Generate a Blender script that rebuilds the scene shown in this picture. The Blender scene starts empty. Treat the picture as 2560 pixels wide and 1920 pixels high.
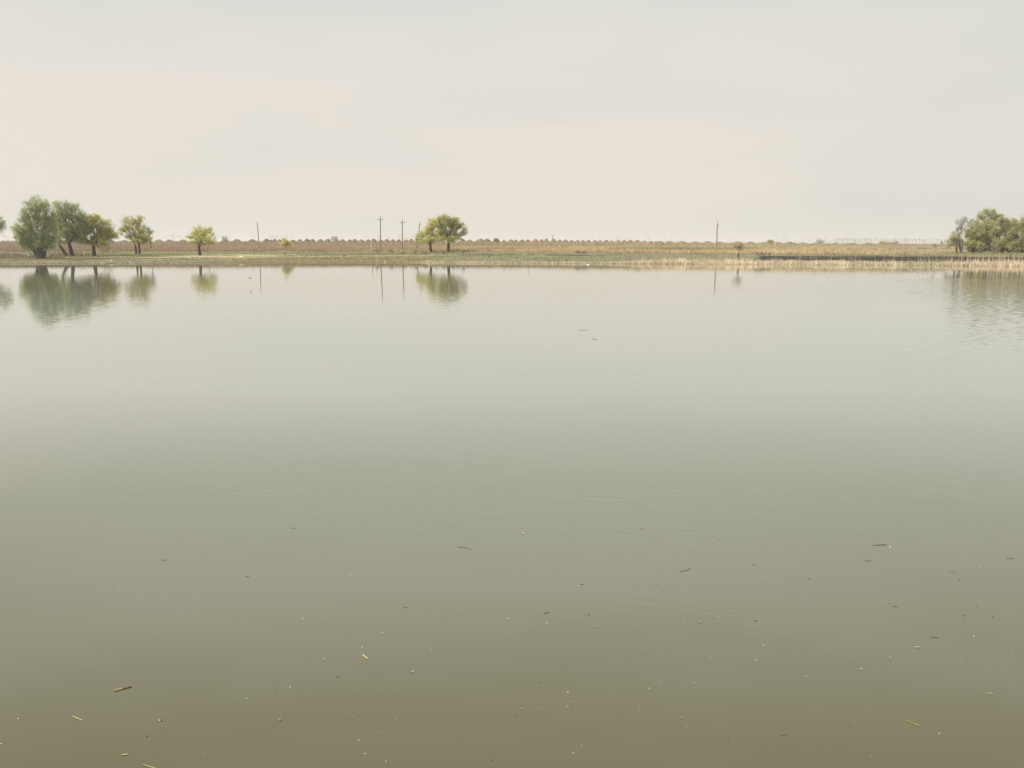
import bpy, math, random
import numpy as np
from mathutils import Vector

random.seed(7)
RNG = np.random.default_rng(7)
SC = bpy.context.scene
COL = SC.collection
R = math.radians

# ------------------------------------------------------------------ camera
F = 2000.0                       # focal length in photo pixels (photo 2560 x 1920)
HZ = 610.0                       # horizon row in the photo
CAM_H = 4.0
PITCH = math.atan((960.0 - HZ) / F)
cam_d = bpy.data.cameras.new("camera")
cam_d.sensor_width = 36.0
cam_d.lens = 36.0 * F / 2560.0
cam_d.clip_start = 0.1
cam_d.clip_end = 20000.0
cam = bpy.data.objects.new("camera", cam_d)
COL.objects.link(cam)
cam.location = (0, 0, CAM_H)
cam.rotation_euler = (math.pi / 2 - PITCH, 0, 0)
SC.camera = cam
CP, SP = math.cos(PITCH), math.sin(PITCH)

# ------------------------------------------------------------------ world
SUN_DIR = Vector((-1.0, -0.30, 0.85)).normalized()
SUN_EL = math.asin(SUN_DIR.z)
SUN_ROT = math.atan2(SUN_DIR.x, SUN_DIR.y)


def s2l(c):
    out = []
    for v in c:
        v = v / 255.0
        out.append(v / 12.92 if v <= 0.04045 else ((v + 0.055) / 1.055) ** 2.4)
    return tuple(out) + (1.0,)


w = bpy.data.worlds.new("World")
SC.world = w
w.use_nodes = True
nt = w.node_tree
nt.nodes.clear()
N = nt.nodes.new
L = nt.links.new
out = N("ShaderNodeOutputWorld")
sky = N("ShaderNodeTexSky")
sky.sky_type = 'NISHITA'
sky.sun_disc = False
sky.sun_elevation = SUN_EL
sky.sun_rotation = SUN_ROT
sky.air_density = 1.2
sky.dust_density = 4.0
bg1 = N("ShaderNodeBackground")
bg1.inputs[1].default_value = 0.08
L(sky.outputs[0], bg1.inputs[0])
tc = N("ShaderNodeTexCoord")
sep = N("ShaderNodeSeparateXYZ")
L(tc.outputs["Generated"], sep.inputs[0])
ramp = N("ShaderNodeValToRGB")          # overcast veil: colour by elevation
cr = ramp.color_ramp
stops = [(0.0, (231, 226, 217)), (0.07, (237, 229, 219)), (0.17, (236, 229, 219)), (0.275, (227, 226, 219)),
         (0.41, (276, 283, 277)), (1.0, (268, 274, 271))]
while len(cr.elements) < len(stops):
    cr.elements.new(0.5)
for e, (p, c) in zip(cr.elements, stops):
    e.position = p
    e.color = s2l(c)
L(sep.outputs[2], ramp.inputs[0])
# soft cloud streaks
mp = N("ShaderNodeMapping")
mp.inputs["Scale"].default_value = (1.0, 1.0, 4.5)
mp.inputs["Rotation"].default_value = (0, R(-14), 0)
L(tc.outputs["Generated"], mp.inputs[0])
cn = N("ShaderNodeTexNoise")
cn.inputs["Scale"].default_value = 2.2
cn.inputs["Detail"].default_value = 5.0
cn.inputs["Roughness"].default_value = 0.45
cn.inputs["Distortion"].default_value = 0.5
L(mp.outputs[0], cn.inputs["Vector"])
mr = N("ShaderNodeMapRange")
mr.inputs[1].default_value = 0.48
mr.inputs[2].default_value = 0.78
mr.inputs[3].default_value = 0.0
mr.inputs[4].default_value = 0.5
L(cn.outputs["Fac"], mr.inputs[0])
# the veil is thinner and cooler towards the right (east) and higher up
mx2 = N("ShaderNodeMapRange")
mx2.inputs[1].default_value = 0.2
mx2.inputs[2].default_value = 0.65
mx2.inputs[3].default_value = 0.0
mx2.inputs[4].default_value = 0.42
L(sep.outputs[0], mx2.inputs[0])
addm = N("ShaderNodeMath")
addm.operation = 'ADD'
addm.use_clamp = True
L(mr.outputs[0], addm.inputs[0])
L(mx2.outputs[0], addm.inputs[1])
mixc = N("ShaderNodeMix")
mixc.data_type = 'RGBA'
mixc.inputs[7].default_value = s2l((212, 217, 212))
L(addm.outputs[0], mixc.inputs[0])
L(ramp.outputs[0], mixc.inputs[6])
bg2 = N("ShaderNodeBackground")
bg2.inputs[1].default_value = 1.0
L(mixc.outputs[2], bg2.inputs[0])
mxs = N("ShaderNodeMixShader")
mxs.inputs[0].default_value = 0.93
L(bg1.outputs[0], mxs.inputs[1])
L(bg2.outputs[0], mxs.inputs[2])
L(mxs.outputs[0], out.inputs[0])

# ------------------------------------------------------------------ sun
sun_d = bpy.data.lights.new("sun", 'SUN')
sun_d.energy = 4.0
sun_d.angle = R(3.0)
sun_d.color = (1.0, 0.95, 0.87)
sun = bpy.data.objects.new("sun", sun_d)
COL.objects.link(sun)
sun.rotation_euler = SUN_DIR.to_track_quat('Z', 'Y').to_euler()
sun.location = (0, 0, 60)

SC.view_settings.view_transform = 'Standard'
SC.view_settings.look = 'None'
SC.view_settings.exposure = 0.0
SC.view_settings.gamma = 1.0
SC.render.engine = 'CYCLES'
SC.cycles.volume_bounces = 1
SC.cycles.max_bounces = 6
SC.cycles.diffuse_bounces = 2
SC.cycles.glossy_bounces = 3
SC.cycles.transmission_bounces = 2
SC.cycles.transparent_max_bounces = 8
SC.cycles.use_denoising = True
SC.cycles.denoising_input_passes = 'RGB_ALBEDO_NORMAL'
SC.cycles.denoising_prefilter = 'ACCURATE'


# ------------------------------------------------------------------ photo <-> place
def ray(px, py):
    u = (px - 1280.0) / F
    v = (960.0 - py) / F
    return np.array([u, CP + SP * v, -SP + CP * v])


def at_depth(px, py, Y):
    d = ray(px, py)
    t = Y / d[1]
    return np.array([d[0] * t, Y, CAM_H + d[2] * t])


def at_z(px, py, z=0.0):
    d = ray(px, py)
    t = (z - CAM_H) / d[2]
    return np.array([d[0] * t, d[1] * t, z])


SHORE_PX = [(-900, 662), (-400, 661), (0, 659), (200, 658.5), (400, 657.5), (700, 655.5), (1000, 656.3), (1150, 657.5), (1500, 659.5),
            (1900, 661), (2200, 663.5), (2560, 666), (3000, 669), (3500, 671)]
_sh = np.array([at_z(a, b)[:2] for a, b in SHORE_PX])


def snoise(x, k=1.0, seed=0.0):
    return (np.sin(x * 0.71 * k + 1.3 + seed) + np.sin(x * 1.63 * k + 4.1 + 2 * seed) * 0.6 + np.sin(x * 3.1 * k + 0.4 + 3 * seed) * 0.35) / 1.95


def shore(x):
    return np.interp(x, _sh[:, 0], _sh[:, 1]) + 0.45 * snoise(np.asarray(x, float) * 0.5)


CREST_Y = 385.0


def sstep(a, b, x):
    t = np.clip((x - a) / (b - a), 0, 1)
    return t * t * (3 - 2 * t)


def seff(x):
    """cover tables are written for a bank rising over 42 m; it runs out flatter on the left"""
    return 43.0 / np.interp(x, [-120, -60, -10, 60, 120], [53, 51, 46, 43, 43])


def crest_h(x):
    return np.interp(x, [-250, -80, 26, 118, 184, 250], [5.0, 4.9, 4.8, 4.2, 3.65, 3.6])


def ground_z(x, y):
    x = np.asarray(x, float)
    y = np.asarray(y, float)
    s = y - shore(x)
    run = np.interp(x, [-120, -60, -10, 60, 120], [62, 58, 46, 42, 42])
    flat = 0.24 * (1 - np.exp(-np.maximum(s, 0) / 0.7)) + np.minimum(np.maximum(s, 0), run) * 1.78 / run + 0.0008 * np.clip(s - run, 0, 160)
    flat = flat + 0.05 * snoise(x * 0.6 + y * 0.23, 1, 2.0) * sstep(1, 8, s)
    bank = sstep(352, 384, y) * (1 - 0.6 * sstep(390, 410, y))
    land = flat + (crest_h(x) - flat) * bank
    bed = np.maximum(-1.3, 0.16 * s)
    z = np.where(s < 0, bed, land)
    # near bank under the photographer
    near = np.interp(y, [-30, 0.6, 4.3, 8], [2.35, 2.3, -0.25, -1.3])
    z = np.where(y < 20, np.maximum(near, -1.3), z)
    return z


def gz(x, y):
    return float(ground_z(np.array([x]), np.array([y]))[0])


def ground_hit(px, py):
    d = ray(px, py)
    t = 130.0
    while t < 430:
        p = d * t
        if CAM_H + p[2] <= gz(p[0], p[1]):
            break
        t += 0.25
    p = d * t
    return np.array([p[0], p[1], gz(p[0], p[1])])


# ------------------------------------------------------------------ mesh helpers
class MB:
    def __init__(self):
        self.v, self.f, self.c, self.m = [], [], [], []

    def vert(self, p):
        self.v.append(tuple(p))
        return len(self.v) - 1

    def face(self, idx, c=(1, 1, 1), m=0):
        self.f.append(tuple(idx))
        self.c.append(c)
        self.m.append(m)

    def tube(self, pts, radii, n=5, c=(1, 1, 1), m=0, cap=True):
        pts = [Vector(p) for p in pts]
        rings = []
        for i, p in enumerate(pts):
            a = pts[max(i - 1, 0)]
            b = pts[min(i + 1, len(pts) - 1)]
            d = (b - a)
            if d.length < 1e-9:
                d = Vector((0, 0, 1))
            d.normalize()
            ref = Vector((0, 0, 1)) if abs(d.z) < 0.9 else Vector((1, 0, 0))
            s = d.cross(ref).normalized()
            t = s.cross(d)
            ring = []
            for k in range(n):
                th = 2 * math.pi * k / n
                ring.append(self.vert(p + (s * math.cos(th) + t * math.sin(th)) * radii[i]))
            rings.append(ring)
        for a, b in zip(rings[:-1], rings[1:]):
            for k in range(n):
                self.face((a[k], a[(k + 1) % n], b[(k + 1) % n], b[k]), c, m)
        if cap:
            self.face(tuple(rings[0]), c, m)
            self.face(tuple(reversed(rings[-1])), c, m)

    def box(self, c0, size, c=(1, 1, 1), m=0):
        x, y, z = c0
        a, b, d = [s / 2 for s in size]
        i = [self.vert((x + sx * a, y + sy * b, z + sz * d)) for sx in (-1, 1) for sy in (-1, 1) for sz in (-1, 1)]
        for q in ((0, 1, 3, 2), (4, 6, 7, 5), (0, 4, 5, 1), (2, 3, 7, 6), (0, 2, 6, 4), (1, 5, 7, 3)):
            self.face([i[k] for k in q], c, m)

    def build(self, name, mats, parent=None, smooth=False):
        me = bpy.data.meshes.new(name)
        me.from_pydata(self.v, [], self.f)
        return finish(me, name, mats, parent, self.c, self.m, smooth)


def finish(me, name, mats, parent, cols, mi, smooth=False):
    if not isinstance(mats, (list, tuple)):
        mats = [mats]
    for m in mats:
        me.materials.append(m)
    if mi is not None and len(mats) > 1:
        me.polygons.foreach_set("material_index", np.array(mi, dtype=np.int32))
    if cols is not None:
        at = me.attributes.new("tint", 'FLOAT_COLOR', 'FACE')
        ca = np.ones((len(me.polygons), 4), dtype=np.float32)
        ca[:, :3] = np.array(cols, dtype=np.float32)[:, :3]
        at.data.foreach_set("color", ca.ravel())
    if smooth:
        me.polygons.foreach_set("use_smooth", np.ones(len(me.polygons), dtype=bool))
    me.update()
    o = bpy.data.objects.new(name, me)
    COL.objects.link(o)
    if parent is not None:
        o.parent = parent
    return o


def mesh_np(name, V, quads, mats, tint=None, parent=None, smooth=False):
    """V (n,3); quads (m,k) all with k corners."""
    me = bpy.data.meshes.new(name)
    V = np.asarray(V, dtype=np.float32)
    Q = np.asarray(quads, dtype=np.int32)
    k = Q.shape[1]
    me.vertices.add(len(V))
    me.vertices.foreach_set("co", V.ravel())
    me.loops.add(Q.size)
    me.loops.foreach_set("vertex_index", Q.ravel())
    me.polygons.add(len(Q))
    me.polygons.foreach_set("loop_start", np.arange(0, Q.size, k, dtype=np.int32))
    me.polygons.foreach_set("loop_total", np.full(len(Q), k, dtype=np.int32))
    me.update(calc_edges=True)
    me.validate()
    return finish(me, name, mats, parent, tint, None, smooth)


def thing(name, label, cat, loc, group=None):
    o = bpy.data.objects.new(name, None)
    o.empty_display_size = 0.3
    COL.objects.link(o)
    o.location = tuple(float(v) for v in loc)
    tag(o, label, cat, group)
    return o


def tag(o, label=None, cat=None, group=None, kind=None):
    if label:
        o["label"] = label
    if cat:
        o["category"] = cat
    if group:
        o["group"] = group
    if kind:
        o["kind"] = kind
    return o


# ------------------------------------------------------------------ materials
def mat_basic(name, rough=0.9, color=None, tint=True, nscale=6.0, namt=0.25, translucent=0.0, spec=0.15, bump=0.0):
    m = bpy.data.materials.new(name)
    m.use_nodes = True
    t = m.node_tree
    b = t.nodes["Principled BSDF"]
    b.inputs["Roughness"].default_value = rough
    b.inputs["Specular IOR Level"].default_value = spec
    g = t.nodes.new("ShaderNodeNewGeometry")
    n = t.nodes.new("ShaderNodeTexNoise")
    n.inputs["Scale"].default_value = nscale
    n.inputs["Detail"].default_value = 4
    t.links.new(g.outputs["Position"], n.inputs["Vector"])
    mr_ = t.nodes.new("ShaderNodeMapRange")
    mr_.inputs[1].default_value = 0.25
    mr_.inputs[2].default_value = 0.75
    mr_.inputs[3].default_value = 1 - namt
    mr_.inputs[4].default_value = 1 + namt
    t.links.new(n.outputs["Fac"], mr_.inputs[0])
    vm = t.nodes.new("ShaderNodeVectorMath")
    vm.operation = 'SCALE'
    if tint:
        a = t.nodes.new("ShaderNodeAttribute")
        a.attribute_name = "tint"
        t.links.new(a.outputs["Color"], vm.inputs[0])
    else:
        vm.inputs[0].default_value = color[:3]
    t.links.new(mr_.outputs[0], vm.inputs["Scale"])
    t.links.new(vm.outputs[0], b.inputs["Base Color"])
    if bump:
        bp = t.nodes.new("ShaderNodeBump")
        bp.inputs["Strength"].default_value = bump
        bp.inputs["Distance"].default_value = 0.05
        t.links.new(n.outputs["Fac"], bp.inputs["Height"])
        t.links.new(bp.outputs[0], b.inputs["Normal"])
    if translucent > 0:
        tr = t.nodes.new("ShaderNodeBsdfTranslucent")
        t.links.new(vm.outputs[0], tr.inputs[0])
        mx = t.nodes.new("ShaderNodeMixShader")
        mx.inputs[0].default_value = translucent
        t.links.new(b.outputs[0], mx.inputs[1])
        t.links.new(tr.outputs[0], mx.inputs[2])
        t.links.new(mx.outputs[0], t.nodes["Material Output"].inputs[0])
    return m


M_LEAF = mat_basic("leaf", 0.7, nscale=0.8, namt=0.25, translucent=0.45)
M_BARK = mat_basic("bark", 0.95, nscale=7.0, namt=0.4)
M_BLADE = mat_basic("dry_blade", 0.9, nscale=0.5, namt=0.22, translucent=0.25)
M_EARTH = mat_basic("heaped_earth", 1.0, nscale=1.6, namt=0.45, bump=0.6)
M_GROUND = mat_basic("ground_cover", 1.0, nscale=0.9, namt=0.3)
M_WOOD = mat_basic("weathered_pole", 0.9, nscale=4.0, namt=0.3)
M_IRON = mat_basic("dark_iron", 0.6, color=(0.045, 0.045, 0.05), tint=False, spec=0.4)
M_GLAZE = mat_basic("insulator_glaze", 0.3, color=(0.05, 0.055, 0.06), tint=False, spec=0.5)
M_LITTER = mat_basic("pale_litter", 0.8, nscale=9, namt=0.12)
M_BIT = mat_basic("floating_bit", 0.75, nscale=60, namt=0.3)
M_BIRD = mat_basic("feathers", 0.8, nscale=25, namt=0.3)


def water_material():
    m = bpy.data.materials.new("murky_water")
    m.use_nodes = True
    t = m.node_tree
    b = t.nodes["Principled BSDF"]
    n_, l_ = t.nodes.new, t.links.new
    g = n_("ShaderNodeNewGeometry")

    def math_(op, a, b_=None, clamp=False):
        x = n_("ShaderNodeMath")
        x.operation = op
        x.use_clamp = clamp
        for i, v in enumerate((a, b_)):
            if v is None:
                continue
            if isinstance(v, (int, float)):
                x.inputs[i].default_value = v
            else:
                l_(v, x.inputs[i])
        return x.outputs[0]

    def noise(scale_xyz, rot, detail, rough=0.5, dist=0.0):
        mp_ = n_("ShaderNodeMapping")
        mp_.vector_type = 'TEXTURE' if False else 'POINT'
        mp_.inputs["Rotation"].default_value = (0, 0, rot)
        l_(g.outputs["Position"], mp_.inputs[0])
        ms = n_("ShaderNodeVectorMath")
        ms.operation = 'MULTIPLY'
        ms.inputs[1].default_value = scale_xyz
        l_(mp_.outputs[0], ms.inputs[0])
        tx = n_("ShaderNodeTexNoise")
        tx.inputs["Scale"].default_value = 1.0
        tx.inputs["Detail"].default_value = detail
        tx.inputs["Roughness"].default_value = rough
        tx.inputs["Distortion"].default_value = dist
        l_(ms.outputs[0], tx.inputs["Vector"])
        return tx

    def rng(v, a, b_, c=0.0, d=1.0, smooth=True):
        x = n_("ShaderNodeMapRange")
        if smooth:
            x.interpolation_type = 'SMOOTHSTEP'
        x.inputs[1].default_value = a
        x.inputs[2].default_value = b_
        x.inputs[3].default_value = c
        x.inputs[4].default_value = d
        l_(v, x.inputs[0])
        return x.outputs[0]

    sp = n_("ShaderNodeSeparateXYZ")
    l_(g.outputs["Position"], sp.inputs[0])
    X, Y = sp.outputs[0], sp.outputs[1]
    # wind ripples: calm strip along the near bank, liveliest 10 - 30 m out, calm again far out
    def wave(rot, lam, seed_rot, wob, envs):
        mp_ = n_("ShaderNodeMapping")
        mp_.inputs["Rotation"].default_value = (0, 0, rot)
        l_(g.outputs["Position"], mp_.inputs[0])
        se = n_("ShaderNodeSeparateXYZ")
        l_(mp_.outputs[0], se.inputs[0])
        wn = noise((0.55, 1.3, 1.0), seed_rot, 2.0, 0.5)
        ph = math_('ADD', math_('MULTIPLY', se.outputs[1], 2 * math.pi / lam), math_('MULTIPLY', wn.outputs["Fac"], wob))
        en = noise(envs, seed_rot + 1.0 if False else seed_rot, 1.0, 0.5)
        e = rng(en.outputs["Fac"], 0.36, 0.68, 0.1, 1.0)
        return math_('MULTIPLY', math_('SINE', ph), e)

    rip = wave(R(12), 0.15, R(7), 26.0, (0.8, 2.0, 1.0))
    rip2 = wave(R(17), 0.205, R(-11), 22.0, (0.5, 1.6, 1.0))
    rip3 = wave(R(4), 0.12, R(21), 24.0, (1.1, 2.4, 1.0))
    patch = noise((0.06, 0.16, 1.0), R(10), 2.0)
    # the calm edge runs obliquely
    obl = math_('ADD', Y, math_('MULTIPLY', X, 0.18))
    obl = math_('ADD', obl, math_('MULTIPLY', math_('SUBTRACT', patch.outputs["Fac"], 0.5), 9.0))
    m_near = rng(obl, 7.0, 13.5)
    m_far = rng(Y, 16, 48, 1.0, 0.0)
    pm = rng(patch.outputs["Fac"], 0.3, 0.7, 0.65, 1.1)
    amp = math_('MULTIPLY', math_('MULTIPLY', m_near, m_far), pm)
    sl1 = math_('ADD', math_('MULTIPLY', rip, 0.026), math_('MULTIPLY', rip2, 0.013))
    sl2 = math_('MULTIPLY', rip3, 0.016)
    sy = math_('MULTIPLY', math_('ADD', sl1, sl2), amp)
    # gust-roughened patch far right
    px = math_('DIVIDE', X, Y)
    gn = noise((0.05, 0.03, 1), 0, 2.0)
    gx = rng(math_('ADD', px, math_('MULTIPLY', math_('SUBTRACT', gn.outputs["Fac"], 0.5), 0.25)), 0.42, 0.53)
    gust = math_('MULTIPLY', math_('MULTIPLY', gx, rng(Y, 22, 32)), rng(Y, 88, 102, 1.0, 0.0))
    gr = noise((1.8, 6.0, 1.0), R(5), 2.0)
    sy = math_('ADD', sy, math_('MULTIPLY', math_('MULTIPLY', math_('SUBTRACT', gr.outputs["Fac"], 0.5), 0.19), gust))
    # faint long swell everywhere, weaker in the lee of the far bank
    sw = noise((0.3, 1.7, 1.0), R(6), 2.0, 0.5)
    lee = math_('MULTIPLY', rng(Y, 95, 150, 1.0, 0.35), rng(Y, 22, 60))
    sy = math_('ADD', sy, math_('MULTIPLY', math_('MULTIPLY', math_('SUBTRACT', sw.outputs["Fac"], 0.5), 0.009), lee))
    mic = noise((1.6, 7.0, 1.0), R(3), 1.0)
    sy = math_('ADD', sy, math_('MULTIPLY', math_('MULTIPLY', math_('SUBTRACT', mic.outputs["Fac"], 0.5), 0.042), math_('MULTIPLY', rng(Y, 18, 45), rng(Y, 70, 160, 1.0, 0.30))))
    swx = noise((0.2, 0.3, 1.0), R(-20), 2.0)
    sx = math_('MULTIPLY', math_('SUBTRACT', swx.outputs["Fac"], 0.5), 0.006)
    cb = n_("ShaderNodeCombineXYZ")
    l_(sx, cb.inputs[0])
    l_(sy, cb.inputs[1])
    cb.inputs[2].default_value = 1.0
    nv = n_("ShaderNodeVectorMath")
    nv.operation = 'NORMALIZE'
    l_(cb.outputs[0], nv.inputs[0])
    l_(nv.outputs[0], b.inputs["Normal"])
    # murky body colour, paler mid-lake to paint in missing sky reflection
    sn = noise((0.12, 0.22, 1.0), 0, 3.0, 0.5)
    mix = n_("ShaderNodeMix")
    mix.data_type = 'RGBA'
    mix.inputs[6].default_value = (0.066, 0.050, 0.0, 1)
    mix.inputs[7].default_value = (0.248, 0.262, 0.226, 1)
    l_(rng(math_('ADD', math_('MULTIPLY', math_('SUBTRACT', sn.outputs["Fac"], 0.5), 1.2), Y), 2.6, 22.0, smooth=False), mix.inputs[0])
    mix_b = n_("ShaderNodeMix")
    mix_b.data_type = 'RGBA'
    mix_b.inputs[7].default_value = (0.185, 0.178, 0.112, 1)  # far out the painted tone drops to olive, darkening the tree reflections
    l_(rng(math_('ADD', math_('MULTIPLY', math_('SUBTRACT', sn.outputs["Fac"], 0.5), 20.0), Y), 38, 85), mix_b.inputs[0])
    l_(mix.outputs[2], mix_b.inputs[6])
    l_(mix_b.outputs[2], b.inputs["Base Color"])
    b.inputs["Roughness"].default_value = 0.015
    b.inputs["IOR"].default_value = 1.45
    b.inputs["Specular IOR Level"].default_value = 0.5
    return m


M_WATER = water_material()


# ------------------------------------------------------------------ structure: ground and water
def axis(fine_a, fine_b, step, far_a, far_b):
    mid = list(np.arange(fine_a, fine_b + 1e-6, step))
    lo, d = [], step
    x = fine_a
    while x > far_a:
        d *= 1.5
        x = max(x - d, far_a)
        lo.append(x)
    hi, d = [], step
    x = fine_b
    while x < far_b:
        d *= 1.5
        x = min(x + d, far_b)
        hi.append(x)
    return np.array(lo[::-1] + mid + hi)


def hash2(ix, iy, k):
    v = np.sin(ix * 127.1 + iy * 311.7 + k * 74.7) * 43758.5453
    return v - np.floor(v)


def vnoise(x, y, k=0):
    ix, iy = np.floor(x), np.floor(y)
    fx, fy = x - ix, y - iy
    fx, fy = fx * fx * (3 - 2 * fx), fy * fy * (3 - 2 * fy)
    a, b = hash2(ix, iy, k), hash2(ix + 1, iy, k)
    c, d = hash2(ix, iy + 1, k), hash2(ix + 1, iy + 1, k)
    return (a * (1 - fx) + b * fx) * (1 - fy) + (c * (1 - fx) + d * fx) * fy


def fbm(x, y, k=0):
    return (vnoise(x, y, k) + 0.5 * vnoise(x * 2.1, y * 2.1, k + 1) + 0.25 * vnoise(x * 4.3, y * 4.3, k + 2)) / 1.75


def lerpc(a, b, t):
    t = np.asarray(t)[..., None]
    return a * (1 - t) + b * t


GRASS = np.array([0.210, 0.190, 0.090])
GRASS2 = np.array([0.155, 0.165, 0.066])
OLIVE = np.array([0.215, 0.170, 0.072])
GREYG = np.array([0.235, 0.205, 0.130])
SAND = np.array([0.44, 0.34, 0.22])
SOIL = np.array([0.20, 0.155, 0.105])
STRAW = np.array([0.42, 0.31, 0.175])
BURNT = np.array([0.024, 0.016, 0.016])


def cover(x, y):
    """What grows or lies where on the far bank (a map in the place, not in the picture)."""
    s = (y - shore(x)) * seff(x)
    c = np.zeros(x.shape + (3,)) + GRASS
    n = fbm(x * 0.09, y * 0.12, 3)
    c = lerpc(c, GRASS2 + 0 * c, sstep(0.4, 0.65, n) * 0.8)
    # damp olive strip at the water in the middle-left
    ol = (1 - sstep(9, 17, s + 5 * (n - 0.5))) * sstep(-75, -55, x) * (1 - sstep(-28, -12, x))
    c = lerpc(c, OLIVE + 0 * c, ol * 0.85)
    # brownish bare shore left of it
    c = lerpc(c, SOIL * 1.2 + 0 * c, (1 - sstep(4, 12, s + 6 * (n - 0.5))) * (1 - sstep(-70, -52, x)) * 0.4)
    # grey-green dry pasture centre to right
    c = lerpc(c, GREYG + 0 * c, sstep(-22, -5, x) * (1 - sstep(55, 70, x)) * 0.75 * sstep(0.25, 0.6, fbm(x * 0.15, y * 0.2, 9) + 0.15))
    # weedy soil far left
    c = lerpc(c, SOIL + 0 * c, (1 - sstep(-122, -110, x)) * sstep(9, 13, s) * 0.8)
    # trodden sandy ground and the track along the bank
    n2 = fbm(x * 0.11, y * 0.35, 14)
    sandy = sstep(-90, -78, x) * (1 - sstep(-60, -47, x)) * sstep(14, 18, s) * (1 - sstep(26, 34, s)) * sstep(0.40, 0.56, n2 + 0.05)
    c = lerpc(c, SAND + 0 * c, sandy * 0.9)
    # scuffed sandy shore left of the lone willow
    sc = sstep(-100, -85, x) * (1 - sstep(-70, -58, x)) * sstep(5, 8, s) * (1 - sstep(11, 15, s)) * sstep(0.42, 0.6, fbm(x * 0.3, y * 0.6, 21))
    c = lerpc(c, SAND * 0.8 + 0 * c, sc * 0.7)
    tr = np.interp(x, [-120, -95, -80, -65, -50, -30, -10], [14, 18.5, 17, 15, 18, 23, 24])
    track = np.exp(-((s - tr) / 1.6) ** 2) * (1 - sstep(-20, -6, x)) * sstep(-112, -98, x)
    c = lerpc(c, SAND + 0 * c, track * (0.45 + 0.5 * sstep(0.3, 0.6, n2)))
    # bare earth under the big willows
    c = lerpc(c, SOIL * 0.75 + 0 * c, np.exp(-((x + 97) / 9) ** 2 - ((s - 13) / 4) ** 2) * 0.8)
    # burnt strips
    edge = 4.5 * (fbm(x * 0.2, y * 0.0 + 3, 31) - 0.5) + 2.0 * (fbm(x * 0.9, y * 0.3, 33) - 0.5)
    b1 = sstep(-14, -4, x) * (1 - sstep(20, 30, x)) * sstep(24.5, 25.5, s + edge) * (1 - sstep(28.5, 30, s + edge)) * sstep(0.3, 0.42, fbm(x * 0.2, y * 0.1, 40))
    c = lerpc(c, BURNT + 0 * c, np.clip(b1, 0, 1) * 0.9)
    up = np.interp(x, [38, 46, 52, 56, 66, 150], [6.5, 9, 12, 24, 27, 25.5])
    lo = np.interp(x, [38, 52, 56, 70, 150], [4.0, 4.5, 9, 11, 11])
    b2 = sstep(-0.5, 0.5, s - lo + edge) * (1 - sstep(-0.6, 0.6, s - up + edge * 0.4)) * sstep(40, 44, x)
    b2 = b2 * (0.55 + 0.45 * sstep(0.28, 0.5, fbm(x * 0.45, y * 0.35, 35)))
    c = lerpc(c, BURNT + 0 * c, b2 * 0.96)
    # charred stubble thinning down to the water
    b3 = sstep(60, 70, x) * sstep(1.5, 5, s) * (1 - sstep(10, 14, s)) * sstep(0.3, 0.55, fbm(x * 0.35, y * 0.6, 50))
    c = lerpc(c, np.array([0.09, 0.062, 0.045]) + 0 * c, b3 * 0.8)
    # straw litter under the reed beds and the earth of the embankment
    rf = np.interp(x, [-140, -100, -60, 0, 40, 80, 96, 102, 150], [49, 47, 45, 44, 38, 32, 36, 85, 85])
    c = lerpc(c, STRAW * 0.75 + 0 * c, sstep(rf - 1, rf + 3, s) * 0.85)
    c = lerpc(c, SOIL + 0 * c, sstep(355, 372, y) * 0.8)
    # lip of the shore
    c = lerpc(c, SOIL * 0.6 + 0 * c, (1 - sstep(0.0, 1.2, s)) * 0.8)
    c = np.where((y < 30)[..., None], SOIL * 0.8 + 0 * c, c)
    return c * (0.85 + 0.3 * fbm(x * 0.7, y * 0.7, 60))[..., None]


def build_ground():
    xs = axis(-180, 180, 0.8, -3000, 3000)
    ys = np.concatenate([axis(-6, 10, 1.0, -60, 60), axis(135, 250, 0.8, 75, 254), axis(256, 412, 2.0, 255, 3200)])
    ys = np.unique(np.round(ys, 4))
    X, Y = np.meshgrid(xs, ys)
    Z = ground_z(X, Y)
    nx, ny = len(xs), len(ys)
    V = np.stack([X, Y, Z], -1).reshape(-1, 3)
    i = np.arange(nx * ny).reshape(ny, nx)
    Q = np.stack([i[:-1, :-1], i[:-1, 1:], i[1:, 1:], i[1:, :-1]], -1).reshape(-1, 4)
    o = mesh_np("ground", V, Q, M_GROUND, smooth=True)
    at_ = o.data.attributes.new("tint", 'FLOAT_COLOR', 'POINT')
    ca = np.ones((len(V), 4), dtype=np.float32)
    ca[:, :3] = cover(X, Y).reshape(-1, 3)
    at_.data.foreach_set("color", ca.ravel())
    tag(o, kind="structure")


build_ground()
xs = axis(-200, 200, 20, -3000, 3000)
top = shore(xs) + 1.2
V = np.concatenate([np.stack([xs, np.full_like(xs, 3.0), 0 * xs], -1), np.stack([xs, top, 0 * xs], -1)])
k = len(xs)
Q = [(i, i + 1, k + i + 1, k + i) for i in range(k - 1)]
tag(mesh_np("water", V, Q, M_WATER), kind="structure")


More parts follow.
